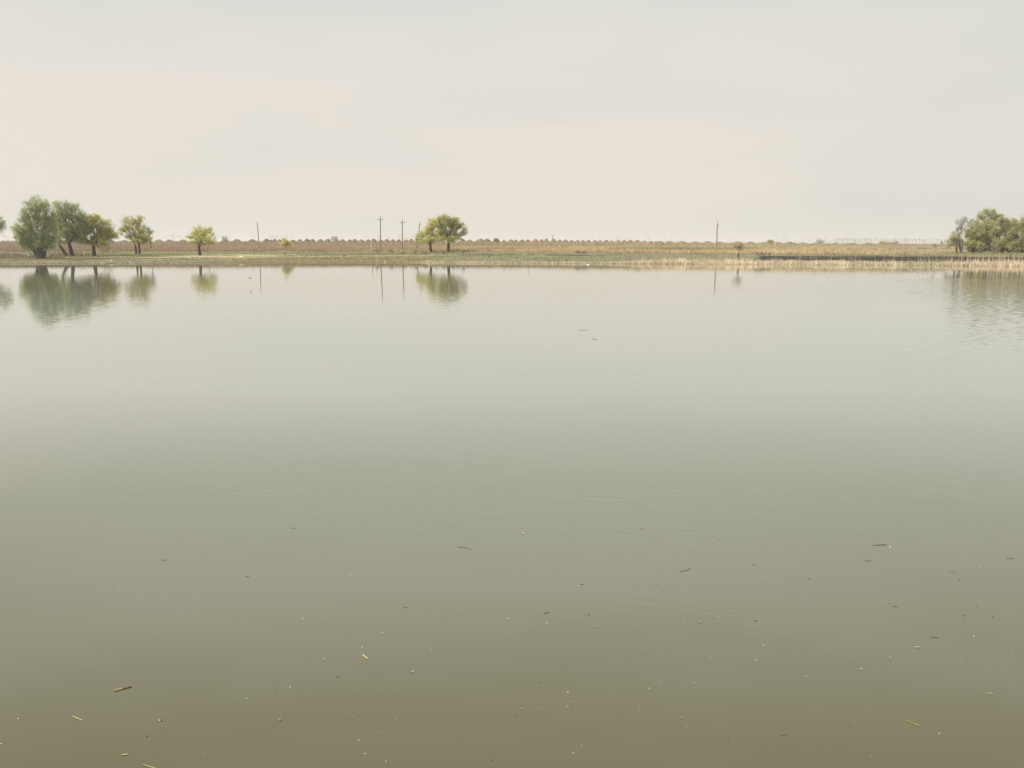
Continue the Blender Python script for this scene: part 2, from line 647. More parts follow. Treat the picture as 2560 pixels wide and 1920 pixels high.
# ------------------------------------------------------------------ stuff: grass and reeds as blades
def blades(name, P, H, W, tint, lean=0.25, label=None, cat=None, plume=None, group=None):
    """P (n,3) roots, H heights, W widths: one bent two-quad blade each."""
    n = len(P)
    az = RNG.uniform(0, 2 * np.pi, n)
    side = np.stack([np.cos(az), np.sin(az), 0 * az], -1) * (W / 2)[:, None]
    ld = RNG.normal(0, 1, (n, 2))
    tip = P + np.stack([ld[:, 0] * lean * H, ld[:, 1] * lean * H, H], -1)
    mid = P + np.stack([ld[:, 0] * lean * H * 0.3, ld[:, 1] * lean * H * 0.3, H * 0.55], -1)
    V = np.stack([P - side, P + side, mid + side * 0.8, mid - side * 0.8, tip + side * 0.25, tip - side * 0.25], 1).reshape(-1, 3)
    b = np.arange(n)[:, None] * 6
    Q = np.concatenate([b + np.array([0, 1, 2, 3]), b + np.array([3, 2, 4, 5])], 1).reshape(-1, 4)
    T = np.repeat(tint, 2, axis=0)
    if plume is not None:
        sel, pl, pw, pc = plume
        idx = np.nonzero(sel)[0]
        m = len(idx)
        t0 = tip[idx]
        d = np.stack([ld[idx, 0] * 0.25, ld[idx, 1] * 0.25, np.ones(m)], -1)
        sd = side[idx] / np.maximum(np.linalg.norm(side[idx], axis=1, keepdims=True), 1e-6)
        a0 = t0 - d * pl * 0.35
        V2 = np.stack([a0, t0 + sd * pw / 2 + d * pl * 0.1, t0 + d * pl * 0.65, t0 - sd * pw / 2 + d * pl * 0.1], 1).reshape(-1, 3)
        Q2 = (np.arange(m)[:, None] * 4 + np.array([0, 1, 2, 3])) + len(V)
        V = np.concatenate([V, V2])
        Q = np.concatenate([Q, Q2])
        T = np.concatenate([T, np.tile(pc, (m, 1)) * RNG.uniform(0.7, 1.2, (m, 1))])
    o = mesh_np(name, V, Q, M_BLADE, tint=T)
    tag(o, label, cat, group, kind="stuff")
    return o


def roots(x, y):
    return np.stack([x, y, ground_z(x, y) - 0.03], -1)


def vary(c, n, a=0.25):
    return np.clip(np.asarray(c) * RNG.uniform(1 - a, 1 + a, (n, 1)) * RNG.uniform(0.94, 1.06, (n, 3)), 0.004, 0.9)


# short turf over the bank
n = 90000
x = RNG.uniform(-150, 150, n)
s = RNG.uniform(0.3, 1, n) ** 1.0 * 60 - 17.5
s = np.where(s < 0.6, RNG.uniform(0.6, 20, n), s)
y = shore(x) + s
cc = cover(x, y)
lum = cc.mean(1)
keep = (lum < 0.235) & (lum > 0.06) & (RNG.uniform(0, 1, n) < 0.35 + 0.65 * fbm(x * 0.2, y * 0.2, 5))
x, y, cc = x[keep], y[keep], cc[keep]
n = len(x)
blades("grass", roots(x, y), RNG.uniform(0.06, 0.22, n) * (0.6 + fbm(x * 0.15, y * 0.15, 6)), RNG.uniform(0.05, 0.14, n), cc * RNG.uniform(0.75, 1.3, (n, 1)), 0.4,
       "short patchy green turf on the far bank", "grass")

# pale stubble along the waterline (right of the middle), thickening to the right
n = 26000
x = RNG.uniform(-24, 150, n)
dens = np.interp(x, [-24, -18, 20, 30, 55, 75, 100, 150], [0.0, 0.30, 0.32, 0.9, 0.9, 0.55, 0.95, 1.0])
keep = RNG.uniform(0, 1, n) < dens
x = x[keep]
n = len(x)
wid = np.interp(x, [-20, 20, 30, 50, 70, 150], [0.9, 0.9, 2.2, 2.8, 3.2, 4.5])
s = RNG.uniform(-0.45, 1, n) * wid
y = shore(x) + s
clump = fbm(x * 0.55, y * 0.3, 77)
h = np.interp(x, [-20, 18, 30, 45, 70, 100, 150], [0.32, 0.38, 0.95, 0.75, 0.6, 0.95, 1.1]) * RNG.uniform(0.35, 1.15, n) * (0.55 + 0.9 * clump)
P = roots(x, y)
P[:, 2] = np.maximum(P[:, 2], -0.25)
col = vary(np.array([0.74, 0.60, 0.43]), n, 0.22) * (0.75 + 0.5 * clump)[:, None]
blades("reed_stubble", P, h, RNG.uniform(0.04, 0.09, n), col, 0.28, "pale broken reed stubble along the right-hand waterline", "reeds")

# tall single stalks standing in the stubble on the right
n = 520
x = np.concatenate([RNG.uniform(42, 150, 330), RNG.normal(86.5, 4.0, 110), RNG.normal(97, 3, 80)])
n = len(x)
y = shore(x) + RNG.uniform(-0.8, 3.5, n)
h = RNG.uniform(0.9, 2.1, n) * np.interp(x, [42, 60, 80, 84, 150], [0.8, 1.0, 1.2, 1.5, 1.5])
sel = (RNG.uniform(0, 1, n) < 0.14) & (h > 1.5)
blades("reed_stalks", roots(x, y), h, RNG.uniform(0.035, 0.06, n), vary((0.58, 0.44, 0.28), n, 0.2), 0.07,
       "tall thin straw coloured reed stalks at the water's edge on the right", "reeds", plume=(sel, 0.34, 0.14, np.array([0.48, 0.27, 0.09])))

# the dry reed bed behind the pasture, running back to the embankment
n = 170000
x = RNG.uniform(-250, 215, n)
u = x / 1.28                     # lateral scale of the tables below (metres at about 230 m)
depth = RNG.uniform(0, 1, n) ** 1.7
FX = [-185, -118, -100, -60, 0, 20, 40, 80, 90, 97, 101, 150, 165]
y0 = shore(x)
front = np.interp(x, FX, [46, 49, 46, 44.5, 44, 41, 37, 31, 31, 36, 150, 160, 160])
front = front + 3.0 * (fbm(x * 0.12, 0 * x, 80) - 0.5) + 2.0 * (fbm(x * 0.6, 0 * x, 81) - 0.5)
y = y0 + front / seff(x)
y = y + depth * (362 - y)
u = x * 230.0 / y
keep = np.abs(u) < 165
x, y, u, depth = x[keep], y[keep], u[keep], depth[keep]
n = len(x)
cl = fbm(x * 0.22, y * 0.12, 82)
h0 = np.interp(u, [-165, -118, -96, -60, -20, 0, 30, 80, 110, 165], [0.6, 0.65, 0.75, 0.75, 0.65, 0.7, 0.75, 0.85, 0.85, 0.7])
h1 = np.interp(u, [-165, -96, -60, -20, 20, 60, 110, 165], [1.9, 2.0, 1.9, 1.3, 1.2, 1.3, 1.3, 1.0])
h = (h0 + (h1 - h0) * depth ** 0.7) * RNG.uniform(0.45, 1.1, n) * (0.6 + 0.75 * cl)
base = np.stack([np.interp(u, [-150, -110, -90, -50, -20, 0, 40, 80, 120], [a[i] for a in
       ((0.38, 0.275, 0.195), (0.39, 0.28, 0.195), (0.45, 0.315, 0.215), (0.49, 0.345, 0.235), (0.56, 0.40, 0.245), (0.62, 0.455, 0.26), (0.65, 0.485, 0.285), (0.66, 0.51, 0.31), (0.53, 0.43, 0.28))]) for i in range(3)], -1)
col = base * 0.87 * RNG.uniform(0.65, 1.3, (n, 1)) * (0.75 + 0.5 * fbm(x * 0.5, y * 0.2, 83))[:, None]
# green herb patches among the reeds
gm = np.interp(u, [-60, -52, -48, -36, -22, -8, 8, 22, 34, 66, 74, 100, 125, 160], [0.1, 0.35, 0.6, 0.75, 0.35, 0.6, 0.3, 0.45, 0.95, 0.85, 0.5, 0.3, 0.4, 0.5])
gb = sstep(0.06, 0.16, depth) * (1 - sstep(0.55, 0.8, depth)) * sstep(0.40, 0.56, fbm(x * 0.07, y * 0.025, 84) + 0.35 * (gm - 0.5))
gb = gb * gm * (RNG.uniform(0, 1, n) < 0.85)
col = lerpc(col, np.array([0.185, 0.205, 0.09]) * RNG.uniform(0.7, 1.25, (n, 1)), np.clip(gb, 0, 1))
blades("reed_bed", roots(x, y), h, RNG.uniform(0.06, 0.13, n), col, 0.13, "broad bed of dry straw coloured reeds in front of the earth bank", "reeds")

# scrub on the front of the embankment
n = 60000
x = RNG.uniform(-250, 215, n)
y = RNG.uniform(352, 384, n)
u = x * 230.0 / y
cl = fbm(x * 0.12, y * 0.12, 90)
isg = RNG.uniform(0, 1, n) < 0.25 * sstep(0.40, 0.55, cl)
keep = (RNG.uniform(0, 1, n) < np.where(y > 374, 0.3, 1.0))
hb = RNG.uniform(0.35, 1.1, n) * (0.6 + 0.7 * fbm(x * 0.3, y * 0.2, 91))
cbr = np.stack([np.interp(u, [-150, -60, 0, 60, 150], [a[i] for a in ((0.30, 0.235, 0.165), (0.38, 0.275, 0.19), (0.44, 0.33, 0.21), (0.50, 0.39, 0.24), (0.42, 0.33, 0.21))]) for i in range(3)], -1)
col = np.where(isg[:, None], np.array([0.18, 0.195, 0.09]), cbr) * RNG.uniform(0.7, 1.3, (n, 1))
x, y, hb, col = x[keep], y[keep], hb[keep], col[keep]
n = len(x)
blades("bank_scrub", roots(x, y), hb, RNG.uniform(0.09, 0.2, n), col, 0.3, "mixed green herbs and brown scrub covering the front of the earth bank", "scrub")

# sparse feathery reed heads rising above the bank
n = 6500
x = RNG.uniform(-250, 215, n)
y = RNG.uniform(366, 380, n)
u = x * 230.0 / y
dn = sstep(0.30, 0.62, fbm(x * 0.045, 0 * x, 95)) * np.interp(u, [-150, -95, -75, 0, 13, 24, 35, 40, 130], [0.8, 0.3, 0.8, 0.9, 0.6, 0.12, 0.5, 1.0, 1.0])
keep = RNG.uniform(0, 1, n) < dn
x, y, u = x[keep], y[keep], u[keep]
n = len(x)
P = roots(x, y)
topz = np.interp(u, [-150, -40, 16, 47, 130], [7.3, 7.2, 6.9, 6.2, 5.6]) + RNG.normal(0, 0.5, n)
h = np.maximum(topz - P[:, 2], 0.8)
sel = RNG.uniform(0, 1, n) < 0.8
blades("plumed_reeds", P, h, RNG.uniform(0.018, 0.04, n), vary((0.40, 0.31, 0.21), n, 0.25), 0.06,
       "sparse tall reeds with dark feathery heads rising above the earth bank", "reeds", plume=(sel, 0.42, 0.18, np.array([0.22, 0.165, 0.12])))

# weeds in the far-left meadow
n = 4200
x = RNG.uniform(-160, -104, n)
y = shore(x) + RNG.uniform(14, 52, n)
h = RNG.uniform(0.2, 0.8, n) * (0.4 + fbm(x * 0.3, y * 0.3, 98))
blades("dry_weeds", roots(x, y), h, RNG.uniform(0.06, 0.13, n), vary((0.22, 0.175, 0.11), n, 0.3), 0.35, "knee high brownish weeds in the meadow behind the largest willow", "weeds")


# ------------------------------------------------------------------ soil heaps along the embankment
def heap(px, py, wpx, label, group, Y=None):
    Y = Y or CREST_Y + random.uniform(-1.0, 2.0)
    p = at_depth(px, py, Y)
    zb = gz(p[0], Y) - 0.35
    H = max(p[2] - zb, 0.7)
    rad = wpx * 1.02 * Y / F * 0.62
    nr, na = 8, 18
    mb = MB()
    sh = random.uniform(-0.18, 0.18)
    ph = [random.uniform(0, 6.28) for _ in range(4)]
    top_flat = random.uniform(0.05, 0.22)
    tv = mb.vert((0, 0, H))
    rings = []
    for i in range(1, nr + 1):
        t = i / nr
        prof = H * (1 - sstep(top_flat * 0.5, 1.0, np.array(t))) if random.random() < 2 else 0
        prof = H * float(0.35 * (1 - t) + 0.65 * (0.5 + 0.5 * math.cos(math.pi * t ** 1.1)))
        if t < top_flat * 1.6:
            prof = H * (1 - 0.25 * t)
        ring = []
        for a in range(na):
            th = 2 * math.pi * a / na
            rr = rad * t * (1 + 0.13 * math.sin(2 * th + ph[0]) + 0.10 * math.sin(3 * th + ph[1]) + 0.08 * math.sin(5 * th + ph[2]) + random.uniform(-0.06, 0.06))
            zz = prof + H * random.uniform(-0.055, 0.055) * (1 if t < 1 else 0)
            ring.append(mb.vert((rr * math.cos(th) + sh * (1 - t), rr * math.sin(th) * 1.25, zz)))
        rings.append(ring)
    tint = np.array([0.285, 0.185, 0.122]) if px < 1500 else np.array([0.315, 0.215, 0.14])
    tint = tint * random.uniform(0.66, 0.9)
    for a in range(na):
        mb.face((tv, rings[0][a], rings[0][(a + 1) % na]), tuple(tint * random.uniform(0.7, 1.0)))
    for i in range(nr - 1):
        for a in range(na):
            q = (rings[i][a], rings[i + 1][a], rings[i + 1][(a + 1) % na], rings[i][(a + 1) % na])
            mb.face(q, tuple(tint * random.uniform(0.78, 1.15)))
    # loose clods
    for _ in range(7):
        th = random.uniform(0, 6.28)
        t = random.uniform(0.3, 1.0)
        r_ = random.uniform(0.08, 0.2)
        cx, cy, cz = rad * t * math.cos(th), rad * t * math.sin(th) * 1.2, H * (1 - t) * 0.95 + 0.02
        mb.box((cx, cy, cz), (r_ * 1.3, r_, r_), tuple(tint * random.uniform(0.55, 0.9)))
    o = mb.build("soil_heap", M_EARTH)
    o.location = (p[0], Y, zb)
    tag(o, label, "soil heap", group)
    return o


HEAPS = [(-60, 601, 18), (-42, 602, 16), (-20, 601, 18), (8, 602, 16), (22, 602, 14), (38, 603, 14), (60, 602, 16), (84, 601, 16), (110, 602, 16), (140, 602, 16),
         (160, 601, 15), (208, 602, 16), (225, 601, 16), (252, 602, 16), (282, 601, 14), (310, 600, 20), (330, 603, 15), (352, 602, 15), (374, 601, 15), (397, 598.6, 22), (423, 599, 20), (440, 603, 12), (457, 599, 22), (480, 602, 15), (500, 601, 16), (514, 601, 14), (531, 602.5, 16),
         (562.5, 598.5, 24), (591, 598, 28), (612, 603, 14), (630, 598, 24), (665.5, 597, 17), (676, 599, 11), (686, 597, 15), (699, 598, 15), (713, 599, 15), (732, 599, 16),
         (749, 597.6, 18), (767, 597, 18), (780, 597.7, 15), (800, 597.3, 18), (818.5, 597.6, 20), (840, 597, 19), (856.5, 598, 16), (874.5, 598.3, 16), (887, 597.6, 16),
         (903.5, 598.2, 17), (920, 598, 16), (934, 597, 18), (953, 598.5, 15), (966, 597.6, 17), (982, 597.6, 15), (997, 598.3, 15), (1014, 598.5, 16), (1028, 597, 17), (1043, 598.5, 14),
         (1058, 599, 14), (1078, 598.5, 16), (1094, 597.6, 16), (1104, 599.5, 12), (1130, 599, 16), (1156, 597.6, 20), (1175, 599, 19), (1201, 596, 26), (1219, 597, 19), (1241, 597.2, 20),
         (1260, 600, 15), (1277, 598, 17), (1289, 598.7, 13), (1305, 598.6, 17), (1320, 599, 16), (1338, 597, 19), (1354, 598.2, 14), (1366, 596.8, 17), (1383, 597, 18),
         (1398, 599, 15), (1413.5, 598.5, 18), (1429, 600, 15), (1444, 599.6, 16), (1458, 599.7, 15), (1471, 600, 15), (1487, 600, 16), (1500, 600.3, 15), (1516, 600, 17), (1529, 600.7, 13),
         (1545.5, 600, 18), (1560, 599.6, 17), (1575, 599.6, 18), (1592.5, 600, 20), (1611.5, 601, 18), (1626, 602.2, 15), (1640, 603, 12), (1650, 602.2, 18), (1672, 602, 22),
         (1706, 602.7, 26), (1737, 603.6, 24), (1769, 602.7, 28), (1800, 604, 22), (1844, 603.6, 28), (1877.5, 604, 24), (1913, 605, 24), (1944, 604, 22), (1974, 604, 26),
         (2006, 605.7, 20), (2042, 605.5, 28), (2089, 607, 22), (2132, 607, 26), (2171, 606.5, 30), (2208, 608, 28)]
for hx, hy, hw in HEAPS:
    if hx < 300:
        lb, gp_ = "brown soil heap partly hidden behind the big willows on the left", "soil heaps behind the left willows"
    elif hx < 640:
        lb, gp_ = "dark brown soil heap between the twin-trunk yellow tree and the bare pole", "soil heaps left of the bare pole"
    elif hx < 945:
        lb, gp_ = "rounded brown soil heap in the row between the bare pole and the tallest power pole", "soil heaps between bare pole and power poles"
    elif hx < 1170:
        lb, gp_ = "rounded brown soil heap in the row behind the power poles and the willow pair", "soil heaps behind the willow pair"
    elif hx == 1201:
        lb, gp_ = "highest pointed brown soil heap just right of the willow pair", "soil heaps in the long even row"
    elif hx < 1690:
        lb, gp_ = "rounded tan soil heap between the willow pair and the right power pole", "soil heaps in the long even row"
    elif hx < 2030:
        lb, gp_ = "low tan soil heap spaced widely along the bank around the right power pole", "widely spaced soil heaps"
    else:
        lb, gp_ = "very low grassy heap on the bank near the right-hand grove", "low grassy heaps"
    heap(hx, hy, hw * 1.12, lb, gp_)


# ------------------------------------------------------------------ trees
def bez(a, b, c, t):
    return a * (1 - t) ** 2 + b * 2 * t * (1 - t) + c * t * t


GREEN_W = [(0.444, 0.492, 0.205), (0.357, 0.426, 0.168), (0.515, 0.533, 0.229), (0.399, 0.401, 0.205)]
YELLOW_W = [(0.544, 0.485, 0.089), (0.475, 0.43, 0.08), (0.612, 0.538, 0.116), (0.374, 0.353, 0.089)]
LIME_W = [(0.75, 0.684, 0.2), (0.65, 0.611, 0.174), (0.75, 0.72, 0.258), (0.498, 0.482, 0.165)]
PALE_Y = [(0.611, 0.564, 0.162), (0.543, 0.51, 0.162), (0.679, 0.607, 0.192), (0.442, 0.423, 0.162)]
GROVE = [(0.509, 0.516, 0.223), (0.422, 0.44, 0.194), (0.578, 0.568, 0.264), (0.481, 0.417, 0.264)]
GROVE_B = [(0.468, 0.461, 0.214), (0.418, 0.435, 0.194), (0.492, 0.5, 0.214), (0.371, 0.356, 0.183)]
BLUEG = [(0.187, 0.273, 0.13), (0.156, 0.234, 0.111), (0.218, 0.292, 0.143)]
BARKC = (0.055, 0.046, 0.040)


def tree(label, base, trunks, lobes, leaves, n_twig=240, leaf_n=22, leaf_size=0.2, name="willow_tree", cat="tree", group=None, Y=None,
         bark=BARKC, twig_c=(0.12, 0.10, 0.075), droop=0.0, inner=0.35, trunk_r=0.4, limb_r=0.11, spread_y=0.75, twig_r=0.016, crown_name="crown"):
    """base, trunks and lobes are read off the photo: (px,py) and turned into metres at the tree's own distance."""
    g = ground_hit(*base) if Y is None else at_depth(base[0], base[1], Y)
    D = g[1]
    if Y is not None:
        g[2] = gz(g[0], D)
    root = thing(name, label, cat, (g[0], D, g[2] - 0.04), group)

    def loc(px, py, dy=0.0):
        q = at_depth(px, py, D)
        return Vector((q[0] - g[0], dy, q[2] - g[2] + 0.04))

    mpp = D / F / CP
    tbs = []
    tips = []
    for ti, (bpx, bpy, fpx, fpy, r) in enumerate(trunks):
        dy0 = random.uniform(-0.3, 0.3) if len(trunks) > 1 else 0
        a = loc(bpx, bpy, dy0)
        a.z = min(a.z, 0.0) if a.z < 0.6 else a.z
        a.z = -0.15
        c = loc(fpx, fpy, dy0 + random.uniform(-0.3, 0.3))
        mid = a.lerp(c, 0.5) + Vector((random.uniform(-.12, .12), 0, 0))
        pts = [a, a.lerp(mid, 0.25), mid, c]
        tb = MB()
        tbs.append(tb)
        tb.tube(pts, [r * 1.45, r * 1.12, r, r * 0.82], 8, tuple(v * random.uniform(.85, 1.1) for v in bark))
        tips.append((c, r * 0.82, mid, tb))
    cb_ = MB()
    lobe_k = 1.15 if leaf_n >= 14 else 1.0
    tot = sum(l[2] * l[3] for l in lobes) * lobe_k ** 2
    crown_c = Vector((0, 0, 0))
    lobes = [(a_, b_, c_ * lobe_k, d_ * lobe_k) for a_, b_, c_, d_ in lobes]
    for (lx, ly, rx, ry) in lobes:
        crown_c += loc(lx, ly) * (rx * ry / tot)
    for li, (lx, ly, rx, ry) in enumerate(lobes):
        cdy = random.uniform(-1, 1) * spread_y * rx * mpp * 0.7
        ctr = loc(lx, ly, cdy)
        RX, RZ = rx * mpp, ry * mpp
        RY = RX * spread_y
        tip, tr_, tm, tb = min(tips, key=lambda q: (q[0] - ctr).length)
        start = tip.lerp(tm, random.uniform(0, 0.25))
        # limb from trunk to the lobe centre and on
        ctrl = start.lerp(ctr, 0.5) + Vector((random.uniform(-.3, .3), random.uniform(-.3, .3), 0.12 * (ctr - start).length))
        limb = [bez(start, ctrl, ctr, t) for t in (0, .2, .4, .6, .8, 1)]
        ext = ctr + (ctr - start).normalized() * min(RX, RZ) * 0.55
        limb.append(ext)
        lr = max(limb_r * math.sqrt(max(rx * ry, 1) / 700.0) * 1.25, 0.03)
        lr = min(lr, tr_ * 0.75)
        tb.tube(limb, [lr * (1 - 0.13 * i) for i in range(7)], 5, bark)
        m = max(int(n_twig * rx * ry / tot), 6)
        # boughs: secondary forks so that twigs come in bunches with gaps between
        nb = max(4, m // 9)
        boughs = []
        for _ in range(nb):
            while True:
                d = Vector((random.gauss(0, 1), random.gauss(0, 1), random.gauss(0, 1)))
                if d.length > 1e-3:
                    d.normalize()
                    break
            rad = random.uniform(0.45, 0.85)
            e = ctr + Vector((d.x * RX, d.y * RY, d.z * RZ)) * rad
            st = limb[min(int(random.uniform(1.2, 6)), 5)]
            if (e - start).length < (st - start).length * 0.7:
                st = limb[1]
            kk = st.lerp(e, 0.5) + Vector((random.uniform(-.2, .2), random.uniform(-.2, .2), random.uniform(0, .25) * RZ))
            pts = [bez(st, kk, e, t) for t in (0, .33, .66, 1)]
            br = max(lr * 0.38, twig_r * 1.6)
            tb.tube(pts, [br, br * .8, br * .6, br * .4], 4, tuple(v * 1.15 for v in bark), cap=False)
            boughs.append((pts, d))
        for q in range(m):
            pts, d = boughs[q % nb]
            st = pts[1].lerp(pts[3], random.uniform(0.0, 1.0))
            d2 = (d + Vector((random.gauss(0, .55), random.gauss(0, .55), random.gauss(0.15, .5)))).normalized()
            rad = 1.0 - abs(random.gauss(0, 0.14)) if random.random() > inner else random.uniform(0.4, 0.9)
            if random.random() < 0.12:
                rad *= random.uniform(1.05, 1.2)
            e = ctr + Vector((d2.x * RX, d2.y * RY, d2.z * RZ)) * rad
            e.z -= droop * random.uniform(0.3, 1) * RZ
            e.z = max(e.z, random.uniform(0.05, 0.5))
            kk = st.lerp(e, 0.5) + Vector((random.uniform(-.15, .15), random.uniform(-.15, .15), 0.18 * (e - st).length))
            tw = [bez(st, kk, e, t) for t in (0, .35, .7, 1)]
            cb_.tube(tw, [twig_r * 1.2, twig_r, twig_r * .8, twig_r * .5], 3, tuple(v * random.uniform(.8, 1.2) for v in twig_c), 0, cap=False)
            col = leaves[min(int(random.random() ** 1.3 * len(leaves)), len(leaves) - 1)] if leaves else None
            if not col or leaf_n == 0:
                # bare: side twiglets
                for _ in range(3):
                    t0 = random.uniform(0.3, 1)
                    p0 = bez(st, kk, e, t0)
                    p1 = p0 + (d2 + Vector((random.gauss(0, .6), random.gauss(0, .6), random.gauss(.3, .4)))).normalized() * random.uniform(.3, .8) * min(RX, RZ) * 0.3
                    cb_.tube([p0, p1], [twig_r * .7, twig_r * .4], 3, tuple(v * random.uniform(.8, 1.3) for v in twig_c), 0, cap=False)
                continue
            ln = int(leaf_n * random.uniform(0.6, 1.4))
            for _ in range(ln):
                t0 = random.uniform(0.25, 1.05)
                p0 = bez(st, kk, e, t0)
                jit = leaf_size * 1.4
                p0 = p0 + Vector((random.gauss(0, jit), random.gauss(0, jit), random.gauss(0, jit * .9)))
                a = Vector((random.gauss(0, 1), random.gauss(0, 1), random.gauss(0, 1) - 0.3)).normalized()
                b = a.cross(Vector((random.gauss(0, 1), random.gauss(0, 1), random.gauss(0, 1)))).normalized()
                s_ = leaf_size * random.uniform(0.55, 1.25)
                ci = tuple(v * random.uniform(.78, 1.22) for v in col)
                i0 = cb_.vert(p0 - a * s_)
                i1 = cb_.vert(p0 + b * s_ * .33)
                i2 = cb_.vert(p0 + a * s_)
                i3 = cb_.vert(p0 - b * s_ * .33)
                cb_.face((i0, i1, i2, i3), ci, 1)
    for tb in tbs:
        tb.build("trunk", M_BARK, root)
    cb_.build(crown_name, [M_BARK, M_LEAF], root)
    return root


# --- left group
tree("tree mostly cut off by the left edge of the photo", (-30, 641), [(-30, 641, -28, 600, 0.4)],
     [(-28, 560, 34, 26), (-10, 560, 20, 24), (-35, 585, 30, 18)], GREEN_W, 320, 22, 0.17)
tree("largest green willow nearest the water with wide stem forking right above the ground", (103, 647),
     [(102, 647, 98, 619, 0.85), (108, 646, 112, 628, 0.3), (97, 646, 86, 627, 0.35)],
     [(98, 520, 30, 27), (128, 535, 15, 24), (76, 548, 24, 26), (62, 575, 24, 26), (95, 565, 28, 26), (118, 580, 18, 32), (58, 598, 18, 20), (80, 607, 28, 20), (110, 612, 24, 17), (132, 600, 14, 22), (138, 572, 10, 22), (50, 612, 12, 12), (92, 621, 30, 12), (100, 598, 22, 20), (122, 562, 16, 22), (70, 592, 20, 20)],
     GREEN_W, 1500, 27, 0.15, limb_r=0.11, inner=0.4)
tree("dense green willow on two leaning trunks between the largest willow and the yellow one", (175, 640),
     [(167, 640, 146, 612, 0.36), (181, 640, 173, 608, 0.42)],
     [(157, 525, 24, 22), (190, 530, 24, 20), (208, 548, 20, 20), (150, 555, 18, 24), (178, 556, 26, 24), (205, 570, 16, 16), (160, 590, 16, 20), (184, 590, 14, 16), (143, 600, 14, 14), (138, 575, 10, 18), (196, 556, 18, 20), (168, 578, 18, 20), (200, 590, 14, 16), (216, 560, 14, 18)],
     GREEN_W, 1350, 28, 0.15, limb_r=0.10, inner=0.4)
tree("dense round yellow-green willow on one thick dark trunk beside the two-trunk willow", (236, 640),
     [(236, 640, 236, 612, 0.42)],
     [(236, 556, 24, 19), (262, 570, 20, 20), (214, 572, 18, 18), (240, 584, 26, 20), (272, 592, 17, 20), (198, 599, 14, 14), (222, 600, 16, 14), (250, 605, 22, 12), (232, 545, 14, 10), (250, 590, 22, 16), (210, 590, 13, 13), (204, 582, 10, 10)],
     YELLOW_W, 750, 32, 0.17, limb_r=0.12)
tree("small bare grey shrub behind the round yellow-green willow", (264, 632), [(264, 632, 266, 625, 0.08)],
     [(258, 620, 10, 8), (272, 617, 11, 9)], None, 60, 0, name="bare_shrub", cat="shrub", twig_c=(0.19, 0.16, 0.13), limb_r=0.05, bark=(0.15, 0.13, 0.11))
tree("open yellow-green tree on two straight parallel trunks", (345, 635),
     [(340, 635, 338, 612, 0.25), (349, 635, 348, 608, 0.27)],
     [(326, 556, 18, 16), (352, 558, 15, 17), (310, 578, 16, 14), (338, 582, 22, 17), (362, 590, 16, 12), (368, 603, 17, 9), (322, 596, 18, 9), (345, 600, 16, 10)],
     PALE_Y, 520, 24, 0.15, limb_r=0.13)
tree("small dark green sapling rising just behind the two straight parallel trunks' crown", (378, 627), [(378, 627, 377, 610, 0.1)],
     [(371, 574, 10, 9), (379, 582, 8, 8), (372, 591, 9, 10)], BLUEG, 60, 18, 0.16, name="sapling_tree")
tree("lone small yellow willow on the sandy ground with short rough trunk", (500, 638.5),
     [(500, 638.5, 497, 616, 0.36)],
     [(500, 577, 20, 14), (517, 575, 12, 12), (490, 592, 20, 13), (512, 598, 18, 11), (522, 606, 14, 9), (486, 605, 13, 8), (500, 608, 16, 8), (508, 586, 18, 14)],
     LIME_W, 380, 22, 0.15, bark=(0.07, 0.06, 0.055))
tree("thin crooked sapling just right of the lone yellow willow", (516, 631), [(516, 631, 520, 615, 0.1)],
     [(531, 592, 10, 14), (526, 604, 9, 8)], GROVE_B, 60, 9, 0.14, name="sapling_tree", bark=(0.2, 0.17, 0.14), twig_c=(0.2, 0.17, 0.14))
tree("low round yellow-green bush in the reeds right of the bare pole", (717, 626), [(717, 626, 716, 620, 0.12), (724, 626, 727, 618, 0.1)],
     [(711, 605, 11, 9), (721, 609, 11, 9), (703, 612, 8, 8), (729, 616, 8, 7), (716, 617, 13, 8), (709, 600, 5, 6)], LIME_W, 230, 18, 0.13, twig_c=(0.2, 0.18, 0.09), name="round_bush", cat="bush")
# --- pair by the poles
tree("smaller lime-green willow of the pair, crown hanging left over its short trunk", (1078, 630),
     [(1079, 630, 1076, 612, 0.33)],
     [(1056, 588, 16, 14), (1048, 602, 13, 9), (1080, 560, 13, 15), (1078, 582, 16, 16), (1072, 602, 20, 11), (1092, 590, 12, 14), (1066, 574, 10, 12), (1090, 554, 10, 13), (1046, 594, 12, 12)],
     LIME_W, 520, 24, 0.15, droop=0.1)
tree("taller lime-green willow of the pair with dark forked trunk and rounded crown", (1121, 630),
     [(1121, 630, 1122, 606, 0.42)],
     [(1112, 555, 20, 17), (1132, 553, 16, 15), (1102, 572, 14, 16), (1126, 578, 20, 20), (1146, 568, 14, 14), (1158, 577, 12, 12), (1148, 590, 14, 10), (1114, 596, 18, 12), (1132, 600, 18, 11), (1104, 588, 12, 14), (1100, 558, 13, 15), (1142, 556, 12, 12)],
     LIME_W[:2] + [(0.27, 0.28, 0.09), (0.23, 0.25, 0.085)], 760, 26, 0.15, limb_r=0.14)
# --- red-brown pollard on the right shore
tree("russet pollard willow with leafless broom of twigs above the right shore", (1845, 654), [(1845, 655, 1846, 634, 0.22)],
     [(1839, 617, 10, 10), (1853, 616, 12, 11), (1847, 612, 11, 9)], None, 200, 0, name="pollard_willow", bark=(0.16, 0.10, 0.075), twig_c=(0.36, 0.245, 0.175), limb_r=0.045, twig_r=0.014)
